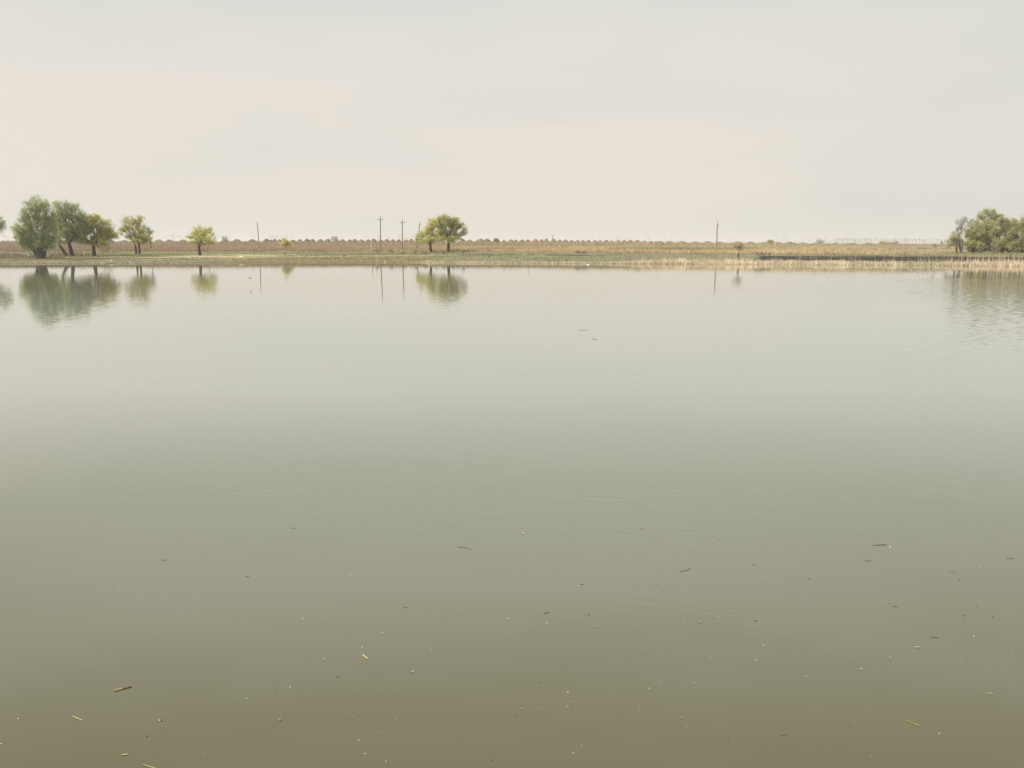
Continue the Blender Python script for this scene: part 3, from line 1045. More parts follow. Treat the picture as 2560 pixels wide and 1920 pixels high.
# --- the right-hand grove
tree("small light green tree at the left edge of the right-hand grove", (2393, 631),
     [(2393, 631, 2391, 606, 0.16)], [(2384, 590, 14, 13), (2374, 602, 13, 11), (2392, 612, 12, 12), (2372, 615, 10, 9), (2396, 597, 8, 12)],
     GROVE, 230, 17, 0.14, group="trees of the right-hand grove")
tree("tall nearly leafless tree with several slender upright stems in the right-hand grove", (2404, 632),
     [(2403, 632, 2400, 600, 0.15), (2406, 632, 2410, 598, 0.16), (2402, 631, 2395, 590, 0.1)],
     [(2396, 560, 14, 17), (2412, 556, 14, 18), (2422, 556, 10, 15), (2404, 578, 14, 16), (2388, 570, 8, 12)],
     [None, GROVE_B[0]], 260, 8, 0.1, group="trees of the right-hand grove", twig_c=(0.2, 0.175, 0.15), twig_r=0.013, bark=(0.13, 0.11, 0.095))
tree("broad round olive-green tree with hidden trunk in front of the right-hand grove", (2452, 631),
     [(2452, 631, 2451, 612, 0.28)], [(2440, 572, 22, 22), (2466, 570, 24, 22), (2428, 592, 18, 18), (2452, 598, 26, 22), (2478, 594, 18, 20), (2440, 616, 20, 12), (2466, 618, 20, 12), (2420, 614, 14, 14), (2446, 622, 26, 8), (2450, 582, 26, 18)],
     GROVE, 1250, 28, 0.14, group="trees of the right-hand grove", twig_c=(0.17, 0.14, 0.1), inner=0.45)
tree("tallest tree of the right-hand grove, its airy crown rising behind the olive-green one", (2474, 629),
     [(2474, 629, 2472, 575, 0.25)], [(2472, 532, 16, 11), (2456, 540, 13, 10), (2486, 545, 16, 12), (2500, 550, 12, 14), (2478, 560, 24, 14)],
     GROVE, 400, 22, 0.15, Y=206, group="trees of the right-hand grove")
tree("brown-tinged half-leafed tree with dark forked stems in the right-hand grove", (2506, 632),
     [(2506, 632, 2500, 595, 0.2), (2507, 632, 2512, 598, 0.18), (2486, 632, 2488, 600, 0.15)],
     [(2500, 562, 16, 18), (2512, 566, 12, 18), (2492, 585, 14, 16), (2518, 586, 10, 14), (2494, 608, 16, 14)], GROVE_B, 480, 22, 0.14, group="trees of the right-hand grove", twig_c=(0.17, 0.14, 0.115))
tree("bright green tree with low leafy skirt near the photo's right edge", (2536, 632),
     [(2536, 632, 2530, 604, 0.16), (2538, 632, 2544, 604, 0.15)],
     [(2536, 612, 24, 12), (2524, 600, 16, 14), (2536, 560, 14, 16), (2530, 582, 14, 15), (2546, 578, 10, 14), (2528, 616, 16, 11), (2546, 610, 12, 12), (2540, 596, 12, 10)], GROVE, 560, 28, 0.14, group="trees of the right-hand grove")
tree("green tree half cut off by the photo's right edge", (2562, 632),
     [(2556, 632, 2558, 600, 0.18)], [(2556, 560, 12, 14), (2568, 552, 16, 22), (2564, 584, 18, 20), (2585, 575, 22, 26), (2575, 612, 18, 14), (2556, 612, 20, 14)], GROVE, 560, 28, 0.14, group="trees of the right-hand grove")
for i, (bx, lab) in enumerate(((2434, "dark bramble thicket under the broad olive-green tree"), (2480, "dark thicket between the olive-green tree and the forked stems"),
                               (2520, "dark thicket at the foot of the bright green tree"), (2560, "dark thicket at the photo's right edge"))):
    tree(lab, (bx, 632), [(bx, 632, bx, 627, 0.06), (bx + 9, 632, bx + 11, 626, 0.05)],
         [(bx - 8, 626, 14, 6), (bx + 10, 625, 14, 7)], [(0.06, 0.055, 0.04), (0.09, 0.08, 0.05), (0.10, 0.085, 0.06)], 90, 14, 0.15, name="bramble_thicket", cat="thicket", Y=192, twig_c=(0.09, 0.075, 0.06))
tree("pale bare rounded shrub in front of the right-hand grove", (2491, 634), [(2491, 634, 2491, 631, 0.05)], [(2491, 628, 13, 6)], None, 90, 0, name="bare_shrub", cat="shrub",
     twig_c=(0.24, 0.19, 0.15), limb_r=0.04, bark=(0.18, 0.15, 0.12))
tree("thin bare bush on the grass left of the right-hand grove", (2338, 634), [(2338, 634, 2339, 620, 0.04)], [(2338, 614, 9, 12)], None, 45, 0, name="bare_shrub", cat="shrub",
     twig_c=(0.26, 0.24, 0.2), limb_r=0.03, twig_r=0.012, bark=(0.2, 0.18, 0.15))

# --- far trees beyond the embankment
FAR = [(562, 600, 9, 11, 560, None, "hazy bluish leafless tree beyond the bank, right of the lone yellow willow"),
       (836, 600, 12, 11, 560, None, "hazy bluish leafless tree beyond the bank, right of the round bush"),
       (1926, 607, 8, 5, 520, GROVE, "small green treetop beyond the bank, right of the russet pollard"),
       (2050, 607, 14, 8, 600, None, "hazy leafless treetops beyond the bank above the burnt strip"),
       (2207, 610, 9, 5, 560, GROVE, "rounded green treetop beyond the bank, beside a grassy heap"),
       (2222, 611, 6, 4, 560, PALE_Y, "small pale green treetop between two others beyond the bank"),
       (2240, 609, 10, 7, 560, None, "greyish bare treetop beyond the bank, rightmost of three"),
       (2354, 609, 4, 7, 620, None, "narrow grey treetop beyond the bank by the right-hand grove"),
       (1240, 603, 9, 8, 378, None, "wispy dry brown bush among the soil heaps right of the willow pair")]
for fx, fy, rx, ry, YY, lv, lab in FAR:
    tree(lab, (fx, 622), [(fx, 622, fx, fy + ry * 0.4, 0.22 if YY > 400 else 0.06)], [(fx - rx * .35, fy - ry * .35, rx * .65, ry * .7), (fx + rx * .4, fy - ry * .2, rx * .6, ry * .8)],
         lv, 330, 12 if lv else 0, 0.3, name="far_tree" if YY > 400 else "dry_bush", cat="tree" if YY > 400 else "bush", Y=YY, twig_c=(0.27, 0.265, 0.25) if YY > 400 else (0.3, 0.23, 0.16), twig_r=0.022 if YY > 400 else 0.015, limb_r=0.08)

# --- leafless shrublets on the pasture
SHRUBS = [(944, 637, 11, 12, "grey-violet leafless shrub at the foot of the tallest power pole"), (979, 636, 13, 12, "grey-violet leafless shrub between the two crossarmed power poles"),
          (1009, 638, 9, 11, "thin grey-violet leafless shrub just right of the second power pole"), (1039, 637, 13, 13, "widest grey-violet leafless shrub left of the willow pair"),
          (1064, 636, 8, 10, "faint leafless shrub left of the smaller willow's trunk"), (1090, 639, 10, 13, "dark leafless shrub behind the pale fallen branch"),
          (1110, 639, 8, 10, "leafless shrub at the right end of the pale fallen branch"), (1133, 636, 8, 10, "leafless shrub right of the taller willow's trunk"),
          (1157, 640, 8, 18, "darkest leafless shrub with one tall upright stem right of the willow pair"), (1223, 645, 4, 5, "tiny dark twig clump alone on the pasture"),
          (860, 642, 10, 4, "low grey-violet weed clump on the pasture left of the white post"), (713, 637, 8, 5, "low grey-green clump on the sandy track below the round bush"),
          (745, 637, 7, 5, "low grey-green clump on the sandy track right of the round bush")]
for sx_, sy_, wx_, hx_, lab in SHRUBS:
    tree(lab, (sx_, sy_), [(sx_, sy_, sx_ + random.uniform(-2, 2), sy_ - hx_ * .3, 0.06)],
         [(sx_ - wx_ * .2, sy_ - hx_ * .6, wx_ * .6, hx_ * .42), (sx_ + wx_ * .2, sy_ - hx_ * .6, wx_ * .6, hx_ * .42)], None, 40, 0,
         name="bare_shrub", cat="shrub", twig_c=(0.17, 0.145, 0.135), bark=(0.12, 0.1, 0.095), limb_r=0.035, twig_r=0.018, group="leafless shrubs on the pasture", crown_name="twigs")
tree("tall tangle of dry brown weeds left of the big burnt strip", (1905, 641), [(1900, 641, 1900, 638, 0.05), (1912, 641, 1913, 638, 0.05)],
     [(1896, 634, 9, 7), (1910, 633, 11, 9), (1921, 636, 8, 6)], None, 150, 0, name="weed_clump", cat="weeds", twig_c=(0.30, 0.215, 0.15), limb_r=0.03, twig_r=0.02, bark=(0.25, 0.18, 0.13), crown_name="stems")
tree("rusty brown weed clump in the middle of the pasture's back edge", (1455, 637), [(1455, 637, 1455, 634, 0.04)],
     [(1445, 632, 10, 5), (1462, 631, 12, 6)], None, 110, 0, name="weed_clump", cat="weeds", twig_c=(0.28, 0.2, 0.13), limb_r=0.03, twig_r=0.02, bark=(0.25, 0.18, 0.13), crown_name="stems")


# ------------------------------------------------------------------ poles and posts
def pole(label, base, topp, r0, r1, col, name="power_pole", cat="pole", group=None, arm=None, pin=0.0, Y=None, hook=None):
    g = ground_hit(*base) if Y is None else at_depth(base[0], base[1], Y)
    D = g[1]
    g[2] = gz(g[0], D)
    root = thing(name, label, cat, (g[0], D, g[2]), group)
    t = at_depth(topp[0], topp[1], D) - g
    T = Vector(t)
    A = T.normalized() * -0.3
    mb = MB()
    mb.tube([A, T * 0.33, T * 0.66, T], [r0, r0 * .67 + r1 * .33, r0 * .33 + r1 * .67, r1], 10, col)
    mb.build("post" if name == "power_pole" else "shaft", M_WOOD, root)
    up = T.normalized()

    def insulator(p):
        i = MB()
        q = Vector(p)
        i.tube([q, q + up * .06, q + up * .1, q + up * .2, q + up * .26], [0.05, 0.10, 0.075, 0.11, 0.04], 8)
        i.build("insulator", M_GLAZE, root)

    if arm:
        half, drop = arm
        m = MB()
        c = T - up * drop
        ax = Vector((1, random.uniform(-.1, .1), random.uniform(-.06, .06))).normalized()
        m.box(tuple(c + Vector((0, -r1 - 0.04, 0))), (0.22, 0.07, 0.34))
        m.tube([c - ax * half + Vector((0, -r1 - .07, 0)), c + ax * half + Vector((0, -r1 - .07, 0))], [0.045, 0.045], 6)
        for sgn in (-1, 1):
            e = c + ax * half * sgn + Vector((0, -r1 - .07, 0))
            m.tube([e, e + up * .16], [0.03, 0.03], 6)
        m.build("crossarm", M_IRON, root)
        for sgn in (-1, 1):
            insulator(c + ax * half * sgn + Vector((0, -r1 - .07, 0)) + up * .14)
    if pin:
        m = MB()
        m.tube([T - up * .55, T + up * (pin - .2)], [0.09 if pin > .3 else .05, 0.035], 6)
        m.build("top_pin", M_IRON, root)
        insulator(T + up * (pin - .22))
    if hook:
        m = MB()
        e = T - up * 0.25
        m.tube([e, e + Vector((hook * .7, 0, -.05)), e + Vector((hook, 0, .12))], [0.04, .035, .03], 6)
        m.build("hook", M_IRON, root)
        insulator(e + Vector((hook, 0, .1)))
    return root


GREYW = (0.23, 0.195, 0.165)
pole("bare grey pole without fittings leaning left behind the reeds", (648, 617), (643.2, 555.5), 0.15, 0.11, (0.19, 0.165, 0.145), name="bare_pole", Y=258)
pole("tallest power pole with crossarm, leftmost of the poles in the middle", (951, 627.5), (951.2, 547.5), 0.17, 0.13, GREYW, arm=(0.62, 0.2), pin=0.85, group="power poles in the middle")
pole("power pole with crossarm second from the left, between tallest pole and willow pair", (1006, 623), (1005.8, 554), 0.17, 0.13, GREYW, arm=(0.66, 0.3), pin=0.75, Y=238, group="power poles in the middle")
pole("power pole leaning right behind the smaller lime-green willow", (1041.5, 623), (1049.2, 560), 0.16, 0.12, (0.16, 0.14, 0.125), pin=0.7, hook=0.25, Y=246, group="power poles in the middle")
pole("single power pole on the right, above the straw coloured reeds", (1790.8, 629), (1793.4, 561), 0.2, 0.15, (0.30, 0.24, 0.185), pin=0.85, hook=0.3, Y=232)
pole("pale whitewashed short post left of the tallest power pole", (929.5, 629.5), (929, 606.5), 0.16, 0.15, (0.52, 0.43, 0.32), name="short_post", cat="post")
pole("thin grey short post between the whitewashed post and the tallest power pole", (940.5, 629), (940.2, 608.5), 0.07, 0.06, (0.22, 0.20, 0.18), name="short_post", cat="post")
pole("thin dark stake in the reeds behind the narrow burnt strip", (1322.5, 638.5), (1322, 617), 0.05, 0.035, (0.1, 0.085, 0.07), name="thin_stake", cat="stake")
pole("thin dark stake at the shore left of the single right power pole", (1729, 653), (1729.2, 639), 0.045, 0.03, (0.09, 0.085, 0.06), name="thin_stake", cat="stake")
pole("far crossarm-topped pole peeking over the soil heaps", (1381, 615), (1381, 588), 0.13, 0.12, (0.08, 0.075, 0.07), arm=(0.6, 0.05), Y=440)


def prone(label, a, b, r, col, name, cat, kink=0.0, lift=0.05, branches=0):
    p, q = ground_hit(*a), ground_hit(*b)
    root = p
    mb = MB()
    A, B = Vector((0, 0, r + lift)), Vector(q - p) + Vector((0, 0, r + lift))
    m1 = A.lerp(B, .35) + Vector((0, 0, kink))
    m2 = A.lerp(B, .7) + Vector((0, 0, kink * .5))
    mb.tube([A, m1, m2, B], [r, r * .95, r * .8, r * .5], 7, col)
    for i in range(branches):
        s0 = A.lerp(B, random.uniform(.35, .85))
        mb.tube([s0, s0 + Vector((random.uniform(-.6, .6), random.uniform(-.3, .3), random.uniform(.2, .5)))], [r * .4, r * .2], 5, col)
    o = mb.build(name, M_WOOD)
    o.location = tuple(p)
    tag(o, label, cat)
    return o


prone("long pale fallen branch lying on the pasture before the willow pair", (1071, 640), (1114, 639), 0.13, (0.5, 0.44, 0.37), "fallen_branch", "branch", 0.12, 0.06, 2)
mb = MB()
p0 = at_depth(983.5, 612, 236)
p1 = at_depth(991, 621.5, 236)
zb = gz(p1[0], 236)
mb.tube([Vector(p1 - p1) + Vector((0, 0, 0)), Vector(p0 - p1)], [0.07, 0.05], 7, (0.55, 0.46, 0.36))
o = mb.build("leaning_stick", M_WOOD)
o.location = tuple(p1)
tag(o, "pale stick leaning left in the reeds behind the second power pole", "stick")


# ------------------------------------------------------------------ white litter on the bank
def lump(label, px, py, w_, h_, col, name="white_litter", cat="litter", flat=False, water=False):
    g = at_z(px, py, 0.0) if water else ground_hit(px, py)
    mb = MB()
    na, nr = 9, 4
    ph = random.uniform(0, 6)
    tv = mb.vert((0, 0, h_))
    rings = []
    for i in range(1, nr + 1):
        t = i / nr
        ring = []
        for a in range(na):
            th = 2 * math.pi * a / na
            k_ = 1 + 0.2 * math.sin(2 * th + ph) + random.uniform(-.12, .12)
            ring.append(mb.vert((w_ / 2 * t * k_ * math.cos(th), w_ / 2 * t * k_ * math.sin(th), h_ * (1 - t ** 2.2) * random.uniform(.85, 1.1))))
        rings.append(ring)
    for a in range(na):
        mb.face((tv, rings[0][a], rings[0][(a + 1) % na]), col)
        for i in range(nr - 1):
            mb.face((rings[i][a], rings[i + 1][a], rings[i + 1][(a + 1) % na], rings[i][(a + 1) % na]), tuple(v * random.uniform(.85, 1.05) for v in col))
    o = mb.build(name, M_LITTER)
    o.location = (g[0], g[1], g[2] + (0.0 if water else -0.02))
    tag(o, label, cat)
    return o


WH = (0.72, 0.68, 0.62)
lump("white crumpled sheet on the grass left of the largest willow", 73, 638.5, 1.3, 0.22, WH)
lump("pale grey scrap beside the white crumpled sheet", 61, 637.5, 0.6, 0.16, (0.5, 0.46, 0.4))
lump("white bundle at the waterline below the round yellow-green willow", 279, 654.5, 0.42, 0.32, WH)
lump("small white lump on the shore under the largest willow", 83, 654, 0.24, 0.16, WH)
lump("long white lump on the sandy ground right of the lone yellow willow", 603, 642, 1.0, 0.24, (0.75, 0.66, 0.54))
lump("small round white lump below the sandy ground", 564, 647.5, 0.32, 0.24, WH)
lump("small white lump on the olive shore below the tallest power pole", 963, 656, 0.28, 0.24, WH)
lump("white scrap floating against the stubble in the middle of the far shore", 1470, 662.3, 0.5, 0.18, (0.8, 0.76, 0.72), water=True)
lump("white scrap in the charred stubble on the right shore", 2252, 658, 0.42, 0.3, WH)
lump("tiny white lump on the olive shore left of the whitewashed post", 787, 655.5, 0.3, 0.12, (0.6, 0.5, 0.4))

# stones along the left waterline, one by one
proto_stones = []
for k_ in range(4):
    mb = MB()
    na = 7
    tv = mb.vert((0, 0, 0.5))
    r1 = [mb.vert((.36 * math.cos(6.283 * a / na) * random.uniform(.8, 1.1), .32 * math.sin(6.283 * a / na) * random.uniform(.8, 1.1), .36)) for a in range(na)]
    r2 = [mb.vert((.5 * math.cos(6.283 * a / na) * random.uniform(.85, 1.1), .45 * math.sin(6.283 * a / na) * random.uniform(.85, 1.1), -.15)) for a in range(na)]
    tc_ = (0.50, 0.42, 0.33) if k_ % 2 else (0.40, 0.33, 0.26)
    for a in range(na):
        mb.face((tv, r1[a], r1[(a + 1) % na]), tc_)
        mb.face((r1[a], r2[a], r2[(a + 1) % na], r1[(a + 1) % na]), tuple(v * random.uniform(.8, 1) for v in tc_))
    o = mb.build("shore_stone", M_LITTER)
    proto_stones.append(o)
first = set()
for i in range(200):
    px = random.choice([random.uniform(-10, 300), random.uniform(300, 470), random.uniform(-10, 470)])
    x_ = at_z(px, 658)[0]
    y_ = float(shore(np.array([x_]))[0]) + random.uniform(-0.05, 0.9)
    src = proto_stones[i % 4]
    if i % 4 not in first:
        first.add(i % 4)
        o = src
    else:
        o = src.copy()
        COL.objects.link(o)
    sc_ = random.uniform(0.12, 0.4)
    o.location = (x_, y_, gz(x_, y_) + 0.03)
    o.scale = (sc_ * random.uniform(.9, 1.7), sc_, sc_ * random.uniform(.5, .8))
    o.rotation_euler = (0, 0, random.uniform(0, 6.28))
    tag(o, "small pale stone on the left waterline", "stone", "pale stones along the left waterline")


# ------------------------------------------------------------------ birds skimming the water
def bird(label, px, py, Y, size, yaw, flap):
    p = at_depth(px, py, Y)
    mb = MB()
    n_ = 8
    prof = [(-.5, .01), (-.42, .035), (-.25, .07), (0, .10), (.2, .095), (.33, .06), (.40, .062), (.47, .04), (.53, .008)]
    mb.tube([(a, 0, 0) for a, _ in prof], [b for _, b in prof], n_, (0.03, 0.03, 0.035))
    for sg in (-1, 1):
        pts = [(.2, .07, .02), (.1, .35, .02 + flap * .3), (-.05, .75, .02 + flap * .8), (-.28, 1.0, flap * .95), (-.2, .6, flap * .55), (-.14, .3, .02 + flap * .22), (-.1, .07, .01)]
        up_ = [mb.vert((a, b * sg, c + .015)) for a, b, c in pts]
        dn_ = [mb.vert((a, b * sg, c - .015)) for a, b, c in pts]
        mb.face(up_, (0.035, 0.035, 0.04))
        mb.face(dn_[::-1], (0.05, 0.05, 0.05))
        for i in range(len(pts)):
            j = (i + 1) % len(pts)
            mb.face((up_[i], dn_[i], dn_[j], up_[j]), (0.035, 0.035, 0.04))
        tp = [(-.38, .02, 0), (-.72, .12, .01), (-.68, .05, .01), (-.45, 0, 0)]
        a_ = [mb.vert((a, b * sg, c + .008)) for a, b, c in tp]
        b_ = [mb.vert((a, b * sg, c - .008)) for a, b, c in tp]
        mb.face(a_, (0.03, 0.03, 0.03))
        mb.face(b_[::-1], (0.03, 0.03, 0.03))
        for i in range(4):
            j = (i + 1) % 4
            mb.face((a_[i], b_[i], b_[j], a_[j]), (0.03, 0.03, 0.03))
    o = mb.build("flying_bird", M_BIRD, smooth=False)
    o.location = tuple(p)
    o.scale = (size,) * 3
    o.rotation_euler = (R(random.uniform(-35, 35)), R(-12), yaw)
    tag(o, label, "bird", "birds skimming the lake")
    return o


bird("dark bird with raised wings flying low over the lake, largest of them", 627, 697, 80, 0.2, R(70), 1.4)
bird("small dark bird over the lake below the round bush", 717, 681, 100, 0.15, R(20), .3)
bird("tiny dark bird skimming just above its reflection right of the middle", 1645, 691, 93, 0.14, R(30), .5)
bird("tiny dark bird near the reflection of the single right power pole", 1810, 680, 105, 0.1, R(150), .3)


# ------------------------------------------------------------------ things floating on the water
def wpt(px, py, z=0.004):
    return Vector(at_z(px, py, z))


def float_stick(label, a, b, r, col, name="floating_stick", cat="stick", bend=0.0, knob=False, col2=None, group=None, fork=False):
    A, B = wpt(*a), wpt(*b)
    o0 = A.copy()
    A, B = A - o0, B - o0
    side = (B - A).cross(Vector((0, 0, 1)))
    if side.length > 0:
        side.normalize()
    mb = MB()
    ln = (B - A).length
    pts, rad = [], []
    for i in range(7):
        t = i / 6
        pts.append(A.lerp(B, t) + side * bend * ln * math.sin(math.pi * t) + Vector((random.uniform(-.06, .06) * r, random.uniform(-.06, .06) * r, r * .25)))
        rad.append(r * (1.0 - .25 * t + random.uniform(-.1, .1)))
    if knob:
        rad[0] *= 1.4
        rad[3] *= 1.15
    for i in range(6):
        cc_ = col if (col2 is None or i < 3) else col2
        mb.tube([pts[i], pts[i + 1]], [rad[i], rad[i + 1]], 7, tuple(v * random.uniform(.85, 1.1) for v in cc_), cap=(i in (0, 5)))
    if fork:
        q = pts[4]
        mb.tube([q, q + (B - A) * .12 + side * ln * -.18 + Vector((0, 0, r * .6))], [r * .5, r * .35], 6, col)
    o = mb.build(name, M_BIT)
    o.location = tuple(o0)
    tag(o, label, cat, group)
    return o


TAN = (0.36, 0.25, 0.12)
STR = (0.55, 0.47, 0.26)
DRK = (0.05, 0.042, 0.04)
float_stick("thick brown floating stick, the largest, at the lower left", (286, 1727), (329, 1716.5), 0.0085, (0.38, 0.27, 0.14), knob=True, col2=(0.23, 0.14, 0.07), fork=False)
float_stick("pale yellow-green reed piece below the thick brown stick", (182.5, 1791), (206.5, 1801.5), 0.0045, (0.42, 0.39, 0.2), name="floating_straw", cat="straw")
float_stick("short straw piece floating near the bottom edge, below the pale leaf cluster", (304, 1887), (320.5, 1886), 0.005, (0.55, 0.45, 0.26), name="floating_straw", cat="straw")
float_stick("straw piece cut by the bottom edge", (358, 1912), (390, 1921), 0.004, (0.4, 0.34, 0.2), name="floating_straw", cat="straw")
float_stick("bright yellow forked straw right of the thick brown stick", (908, 1638), (919, 1647.5), 0.006, (0.55, 0.46, 0.22), name="floating_straw", cat="straw", fork=True)
float_stick("bright green grass blade floating at the lower right", (2266, 1801), (2298, 1814), 0.0035, (0.28, 0.29, 0.09), name="floating_grass", cat="grass")
float_stick("faint pale straw near the right edge", (2470, 1732.5), (2483, 1736.5), 0.005, (0.30, 0.25, 0.19), name="floating_straw", cat="straw")
float_stick("short pinkish straw at right below the long dark stick", (2288, 1617.5), (2300.5, 1618.3), 0.006, (0.5, 0.4, 0.28), name="floating_straw", cat="straw")
float_stick("long dark stick with a knob at its right end", (2216, 1361.5), (2181, 1363), 0.0046, (0.14, 0.115, 0.095), knob=True)
float_stick("thin curved dark twig left of centre in the ripples", (1144.5, 1367), (1178.5, 1373.5), 0.0032, (0.15, 0.13, 0.11), name="floating_twig", cat="twig", bend=-.1)
float_stick("curved pinkish twig right of centre", (1699, 1428), (1727, 1419), 0.0035, (0.27, 0.2, 0.15), name="floating_twig", cat="twig", bend=.13)
float_stick("thin grey stick floating far out in the calm water", (1447, 826), (1467.5, 824.5), 0.007, (0.2, 0.18, 0.16))
float_stick("small russet stick beside a darker bit far out, below the thin grey one", (1481.5, 847.5), (1491, 849.5), 0.016, (0.24, 0.14, 0.09))
for (a, b, c_, lab) in [((2334, 1423), (2344, 1424), (0.55, 0.46, 0.33), "pale sliver with blunt ends in the right-hand drift"), ((2214, 1506), (2225, 1507.5), (0.52, 0.42, 0.28), "pale sliver above a dark sliver in the right-hand drift"),
                        ((2232, 1515.5), (2244, 1517), (0.10, 0.09, 0.08), "dark sliver just below a pale one in the right-hand drift"), ((2161, 1402.5), (2178, 1400.5), (0.24, 0.19, 0.14), "brownish sliver below the long dark stick"),
                        ((2516, 1395), (2536.5, 1397), (0.09, 0.08, 0.075), "thin dark sliver near the right edge at the end of the ripples"), ((1359, 1533.5), (1373, 1530.5), (0.13, 0.12, 0.09), "faint dark sliver in the middle drift"),
                        ((1884, 1551.5), (1893, 1552.3), (0.09, 0.085, 0.06), "short dark sliver right of the green scrap"), ((876.5, 1795.3), (888, 1795), (0.42, 0.38, 0.28), "faint pale sliver low in the left half"),
                        ((839, 1692.7), (848, 1692), (0.10, 0.09, 0.08), "dark sliver below the yellow forked straw"), ((1344, 1705), (1352, 1704.3), (0.32, 0.36, 0.14), "greenish sliver below centre"),
                        ((1428, 1755), (1436, 1756.5), (0.52, 0.5, 0.26), "yellowish sliver between two white flecks below centre"), ((1733, 1706.5), (1739, 1709), (0.5, 0.44, 0.28), "tan sliver in the lower right centre"),
                        ((1701, 1794.5), (1708, 1795), (0.42, 0.37, 0.2), "flat tan sliver low in the right centre"), ((1498, 1700), (1501, 1704), (0.48, 0.42, 0.26), "tiny upright tan sliver below centre"),
                        ((1538, 1846), (1543, 1848), (0.07, 0.06, 0.05), "tiny dark sliver near the bottom centre"), ((1818, 1839), (1823, 1850), (0.13, 0.09, 0.07), "dark two-piece twig near the bottom right centre"),
                        ((1952, 1837), (1969, 1835.8), (0.2, 0.12, 0.07), "thin brown twig low on the right"), ((2375, 1428.5), (2391, 1430.5), (0.3, 0.25, 0.19), "faint tan sliver beside a pale one near the right edge"),
                        ((1009, 1518.3), (1017, 1518), (0.12, 0.11, 0.09), "dark sliver in the left-centre drift"), ((406, 1399.7), (417, 1399.9), (0.12, 0.11, 0.09), "dark sliver in the ripples at left"),
                        ((614, 1441), (623, 1440), (0.12, 0.11, 0.09), "dark sliver in the ripples left of centre"), ((728, 1319), (738, 1321.5), (0.11, 0.1, 0.085), "bent dark sliver high in the ripples"),
                        ((215, 1671.5), (224, 1673), (0.42, 0.36, 0.22), "tan sliver above the thick brown stick"), ((2328, 1592), (2346, 1593.5), (0.1, 0.09, 0.07), "long dark sliver in the lower right drift")]:
    float_stick(lab, a, b, 0.0026 if a[1] > 1600 else 0.0036, tuple(v * 0.5 + 0.095 for v in c_), name="floating_sliver", cat="sliver", group="slivers adrift on the lake")


def patch_leaf(label, px, py, size, col, name="floating_leaf", cat="leaf", lobes_=5, curl=0.25, group=None, rough=.35):
    mb = MB()
    k_ = lobes_ * 4
    c0 = mb.vert((0, 0, .12 * size))
    rim, inn = [], []
    ph = random.uniform(0, 6.28)
    for a in range(k_):
        th = 2 * math.pi * a / k_
        r_ = size * (0.62 + rough * math.cos(lobes_ * th + ph) + random.uniform(-.06, .06))
        inn.append(mb.vert((r_ * .5 * math.cos(th), r_ * .5 * math.sin(th) * .8, .05 * size)))
        rim.append(mb.vert((r_ * math.cos(th), r_ * math.sin(th) * .8, size * curl * max(0, math.sin(2 * th + ph)) + .002)))
    for a in range(k_):
        b = (a + 1) % k_
        mb.face((c0, inn[a], inn[b]), tuple(v * random.uniform(.9, 1.1) for v in col))
        mb.face((inn[a], rim[a], rim[b], inn[b]), tuple(v * random.uniform(.85, 1.1) for v in col))
    o = mb.build(name, M_BIT)
    o.location = tuple(wpt(px, py, 0.003))
    o.rotation_euler = (0, 0, random.uniform(0, 6.28))
    tag(o, label, cat, group)
    return o


PINK = (0.58, 0.45, 0.36)
patch_leaf("pale lobed leaf floating in the lower middle, spread flat", 1031, 1679, 0.022, (0.50, 0.41, 0.29))
patch_leaf("pale torn leaf cluster at lower left, upper of two", 399.5, 1800.5, 0.024, PINK, lobes_=3, curl=.5)
patch_leaf("pale torn leaf scrap at lower left, below the leaf cluster", 402.5, 1818, 0.013, PINK, lobes_=2, curl=.5)
patch_leaf("reddish pale petal cluster left of the lower middle", 701, 1799, 0.020, (0.48, 0.34, 0.27), lobes_=3, curl=.5)
patch_leaf("curled pale husk near the bottom edge left of centre", 965, 1904, 0.015, (0.56, 0.46, 0.36), lobes_=2, curl=.6)
patch_leaf("tan oval leaf at right above the grass blade", 2225.5, 1644, 0.018, (0.55, 0.40, 0.27), lobes_=2, curl=.2)
patch_leaf("pair of pale husks touching in the right drift", 2152, 1672, 0.014, (0.66, 0.60, 0.46), lobes_=2, curl=.3)
patch_leaf("round tan seed ball left of the husk pair", 2015.5, 1691, 0.012, (0.55, 0.43, 0.31), lobes_=3, curl=.1, rough=.05)
patch_leaf("pale tuft in the ripples right of centre, farthest of the leaf scraps", 1307, 1333.5, 0.03, (0.62, 0.54, 0.40), lobes_=3)
patch_leaf("pinkish petal in the right-centre drift", 1784, 1354.5, 0.024, (0.62, 0.46, 0.38), lobes_=2)
patch_leaf("yellow-green leaf scrap in the right-centre drift", 1748.5, 1555.5, 0.021, (0.45, 0.45, 0.14), lobes_=2)
patch_leaf("double tan husk right of the dark insects", 1495, 1566.5, 0.017, (0.46, 0.38, 0.26), lobes_=2)
patch_leaf("dull brown leaf left of a white fleck near the lower middle", 1291, 1789, 0.013, (0.33, 0.2, 0.14), lobes_=2)
patch_leaf("tan husk above the dull brown leaf", 1303, 1771, 0.013, (0.5, 0.4, 0.27), lobes_=2)
patch_leaf("white flake just right of the long dark stick", 2225, 1368, 0.028, (0.66, 0.62, 0.52), lobes_=2, curl=.15)


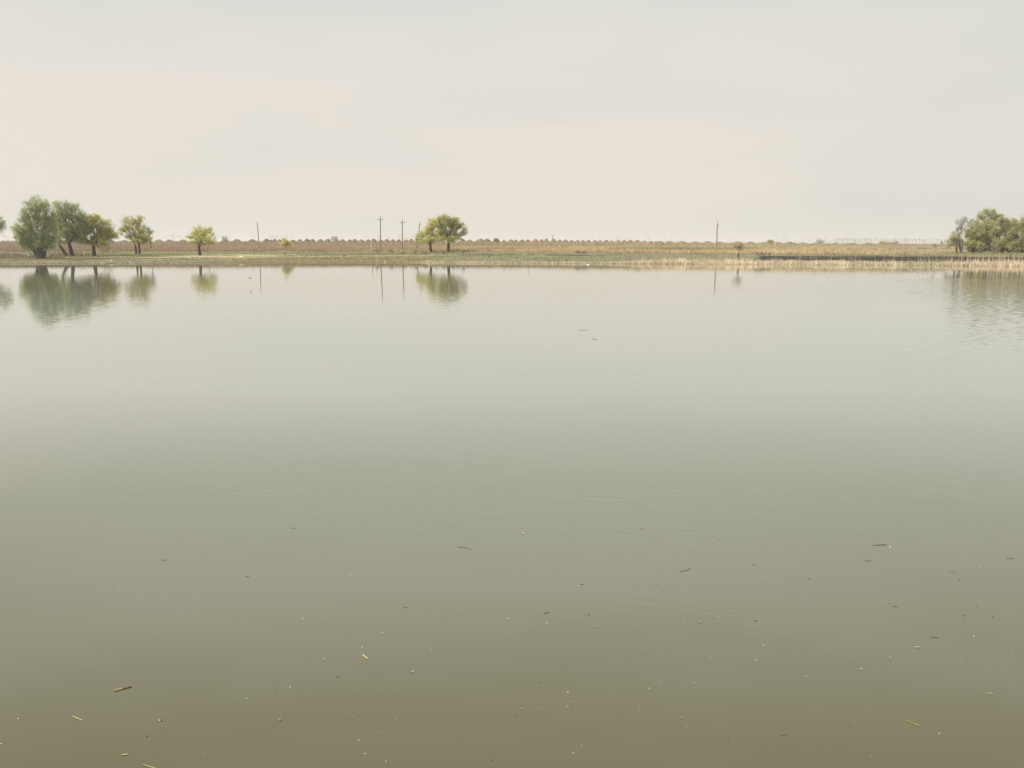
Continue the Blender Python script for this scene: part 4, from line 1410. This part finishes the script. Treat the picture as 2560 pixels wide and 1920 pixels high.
def bug(px, py, size, col, lab, name="floating_insect", cat="insect"):
    mb = MB()
    pr = [(-.5, .05), (-.35, .2), (-.1, .26), (.1, .18), (.2, .2), (.4, .14), (.5, .03)]
    mb.tube([(a, 0, .12) for a, _ in pr], [b for _, b in pr], 7, col)
    for sg in (-1, 1):
        for a in (-.2, .05, .25):
            mb.tube([(a, .15 * sg, .12), (a + .08, .45 * sg, .14), (a + .12, .62 * sg, .02)], [.035, .03, .02], 4, col, cap=False)
    o = mb.build(name, M_BIT)
    o.location = tuple(wpt(px, py, 0.001))
    o.scale = (size * .8,) * 3
    o.rotation_euler = (0, 0, random.uniform(0, 6.28))
    tag(o, lab, cat, "dark insects and seeds floating on the near water")


BUGS = [(1884, 1411.5, .034, "dark insect in the right-centre drift with a faint trailing twig"), (1455, 1461, .030, "dark insect below the curved twig, higher of two left of it"), (1472, 1537, .026, "dark insect with pale flank in the middle drift"),
        (1453.5, 1550, .015, "small dark seed left of the pale-flanked insect"), (2022, 1447, .030, "flat dark seed pod below the long dark stick"), (2396.5, 1451, .028, "brown insect in the right drift"),
        (2408, 1539.5, .028, "spidery dark insect at right"), (2481, 1543, .024, "dark pod nearest the right edge"), (2442, 1515, .02, "reddish dark pod above the rightmost dark pod"), (1604, 1321.5, .028, "dark bit high in the ripples right of centre"),
        (367.5, 1840.7, .019, "dark beetle below the pale torn leaf scraps"), (239, 1801, .010, "small dark seed beside the pale reed piece"), (735, 1704.5, .013, "dark seed beside a pale fleck in the left half"),
        (688.5, 1731, .013, "dark husk left of the pale flecks in the left half"), (1097.5, 1701, .014, "dark seed right of the pale lobed leaf"), (1230, 1900.5, .015, "dark-and-white insect at the bottom edge near the middle"),
        (1845, 1742, .016, "bluish dark insect in the lower right centre"), (1560, 1787, .012, "dark seed between white flecks below centre"), (2140, 1709.5, .012, "round dark seed below the husk pair"), (2055, 1675, .010, "tiny dark seed left of the husk pair"),
        (912, 1309, .026, "dark bit in the ripples left of centre"), (1109, 1540.5, .017, "dark seed in the left-centre drift"), (410, 1525.5, .014, "tiny dark seed with a white fleck above it at left"), (202, 1492, .017, "dark bit at the far left of the calm water"),
        (515, 1388, .018, "dark bit in the ripples at left"), (12, 1859, .013, "dark seed beside a white fleck at the bottom left corner")]
for a_ in BUGS:
    bug(a_[0], a_[1], a_[2] * .85, (0.05, 0.045, 0.045), a_[3])

# pale flecks, each its own small curled flake
proto = []
for k_, c_ in enumerate(((0.70, 0.66, 0.54), (0.46, 0.42, 0.30), (0.56, 0.51, 0.39), (0.38, 0.35, 0.23))):
    mb = MB()
    na = 8
    c0 = mb.vert((0, 0, .28))
    r1 = [mb.vert((.62 * math.cos(6.283 * a / na) * random.uniform(.85, 1.1), .36 * math.sin(6.283 * a / na), .2)) for a in range(na)]
    r2 = [mb.vert((1.0 * math.cos(6.283 * a / na) * random.uniform(.85, 1.1), .6 * math.sin(6.283 * a / na) * random.uniform(.85, 1.1), -.05 + .2 * max(0, math.cos(6.283 * a / na)))) for a in range(na)]
    for a in range(na):
        b = (a + 1) % na
        mb.face((c0, r1[a], r1[b]), c_)
        mb.face((r1[a], r2[a], r2[b], r1[b]), tuple(v * random.uniform(.85, 1) for v in c_))
    proto.append(mb.build("pale_fleck", M_BIT))
used = set()
SPECKS = {(0, 1600): "180,55 555,106 1428,57* 1192,307 1029,365 1758,257* 2053,386* 2130,503** 1722,538* 1933,552* 1340,545 1260,565 1475,793 1758,984* 1613,1007 408,720 1972,906 1577,352 345,105 1550,563 157,678** 12,895** 1935,580 1713,562 209,1003",
          (640, 1600): "599,47 695,49 960,32 918,61** 1015,69 1170,48 584,157** 1545,185* 1337,190 1361,202 1197,249 1599,55 2022,59 2175,39 1671,123 2060,200 1644,243 2076,351 1667,396 1225,422* 1080,422 780,390 266,487 1504,485 1823,504* 634,601 1205,686* 1081,800* 1220,812 1002,818 649,828* 890,862** 942,981** 882,1028 1777,784 1693,976 1812,692 352,909 1350,855 1380,848 74,238 1018,918 293,406** 1515,83* 1825,129 563,524 731,600 1623,335",
          (1280, 1600): "973,22 1134,72* 1693,30 1797,50 2172,46** 2125,112 2112,170** 1712,148* 1614,164 1423,203 1543,189 1177,237* 527,152 192,285 319,341* 666,294 1270,358* 1749,320 1902,349 1185,416** 483,451** 482,573** 253,588* 119,681* 876,472* 783,552 1520,510* 1498,495 1620,445 1615,513 2036,489 1100,598* 1017,632* 1226,690* 1238,722 1514,743* 1837,726* 1663,627 569,870 600,908* 529,975** 786,930 772,968 756,1028 785,1038 1044,806 550,752 2022,759 1843,601 1796,903* 1030,80 867,257",
          (1920, 1600): "548,84* 1230,81* 1248,32 1671,168* 2108,102* 2144,156* 604,280* 127,163 110,257 720,306 421,649* 753,713* 1480,806** 1479,619 983,631 863,592 893,1007* 1618,912 2103,396 1939,207 1787,145 1410,183 840,48 490,52 932,850",
          (1280, 1280): "345,126 505,820* 388,880* 389,957* 445,927 985,961* 1100,985* 1484,950* 1520,730* 1463,635* 2009,986* 1246,679* 2145,570* 1344,358 472,579 574,711 462,345 312,317 1697,232 1913,263 1970,317 1986,406 1100,755 1301,819 1390,729 1785,903* 1233,902 1565,802 566,636* 302,960** 1728,970 1680,924* 2066,1038",
          (1920, 1280): "120,340 262,360* 1259,315 1407,408* 1836,481* 773,536 602,666 804,673 916,660* 1193,730 413,824* 570,914* 937,811* 875,891 1007,1013 1180,1056* 1810,1013* 1859,1012 1861,1038 1780,1070** 1825,862 1886,817* 2074,748* 27,996* 403,1073* 96,790 133,624 2167,464* 24,476 742,249* 1055,975",
          (640, 1280): "815,541** 405,918** 560,916* 1093,1038** 2177,919** 1760,830* 2018,951* 1279,420* 296,871* 1180,656 1164,588 1503,146 2128,266 2145,520* 967,218 1018,1090* 1222,750 2067,648 2117,752* 219,707 1418,1080",
          (0, 1280): "143,353 589,602 1018,668* 1329,702 1423,833* 698,998 936,1061 313,978"}
for (ox, oy), txt in SPECKS.items():
    for tk in txt.split():
        big = tk.count('*')
        sx_, sy_ = tk.replace('*', '').split(',')
        px, py = ox + float(sx_) / 3.456, oy + float(sy_) / 3.456
        q = wpt(px, py, 0.002)
        dist = (q - Vector((0, 0, CAM_H))).length
        half = (0.66 + 0.45 * big) * dist / F * random.uniform(.9, 1.1)
        ki = 0 if big == 2 else random.choice((0, 1, 2, 2, 3)) if big else random.choice((1, 2, 3, 3))
        if ki not in used:
            used.add(ki)
            o = proto[ki]
        else:
            o = proto[ki].copy()
            COL.objects.link(o)
        o.location = q
        o.scale = (half * random.uniform(1.0, 1.35), half * 1.15, half * .7)
        o.rotation_euler = (0, 0, random.gauss(0, .6) if random.random() < .6 else random.uniform(0, 3.14))
        tag(o, "tiny pale fleck drifting on the near water", "fleck", "pale flecks drifting on the near water")


# ------------------------------------------------------------------ haze
def haze_box(density):
    m = bpy.data.materials.new("thin_haze")
    m.use_nodes = True
    t = m.node_tree
    t.nodes.clear()
    o_ = t.nodes.new("ShaderNodeOutputMaterial")
    v = t.nodes.new("ShaderNodeVolumePrincipled")
    v.inputs["Color"].default_value = (1.0, 0.985, 0.95, 1)
    v.inputs["Density"].default_value = density
    v.inputs["Anisotropy"].default_value = 0.2
    t.links.new(v.outputs[0], o_.inputs["Volume"])
    mb = MB()
    mb.box((0, 1600, 11.35), (6200, 3500, 27.3))
    o = mb.build("haze", m)
    tag(o, "thin pale haze lying over the lake and the far bank", "haze", kind="stuff")


HAZE = 0.00026
if HAZE:
    haze_box(HAZE)
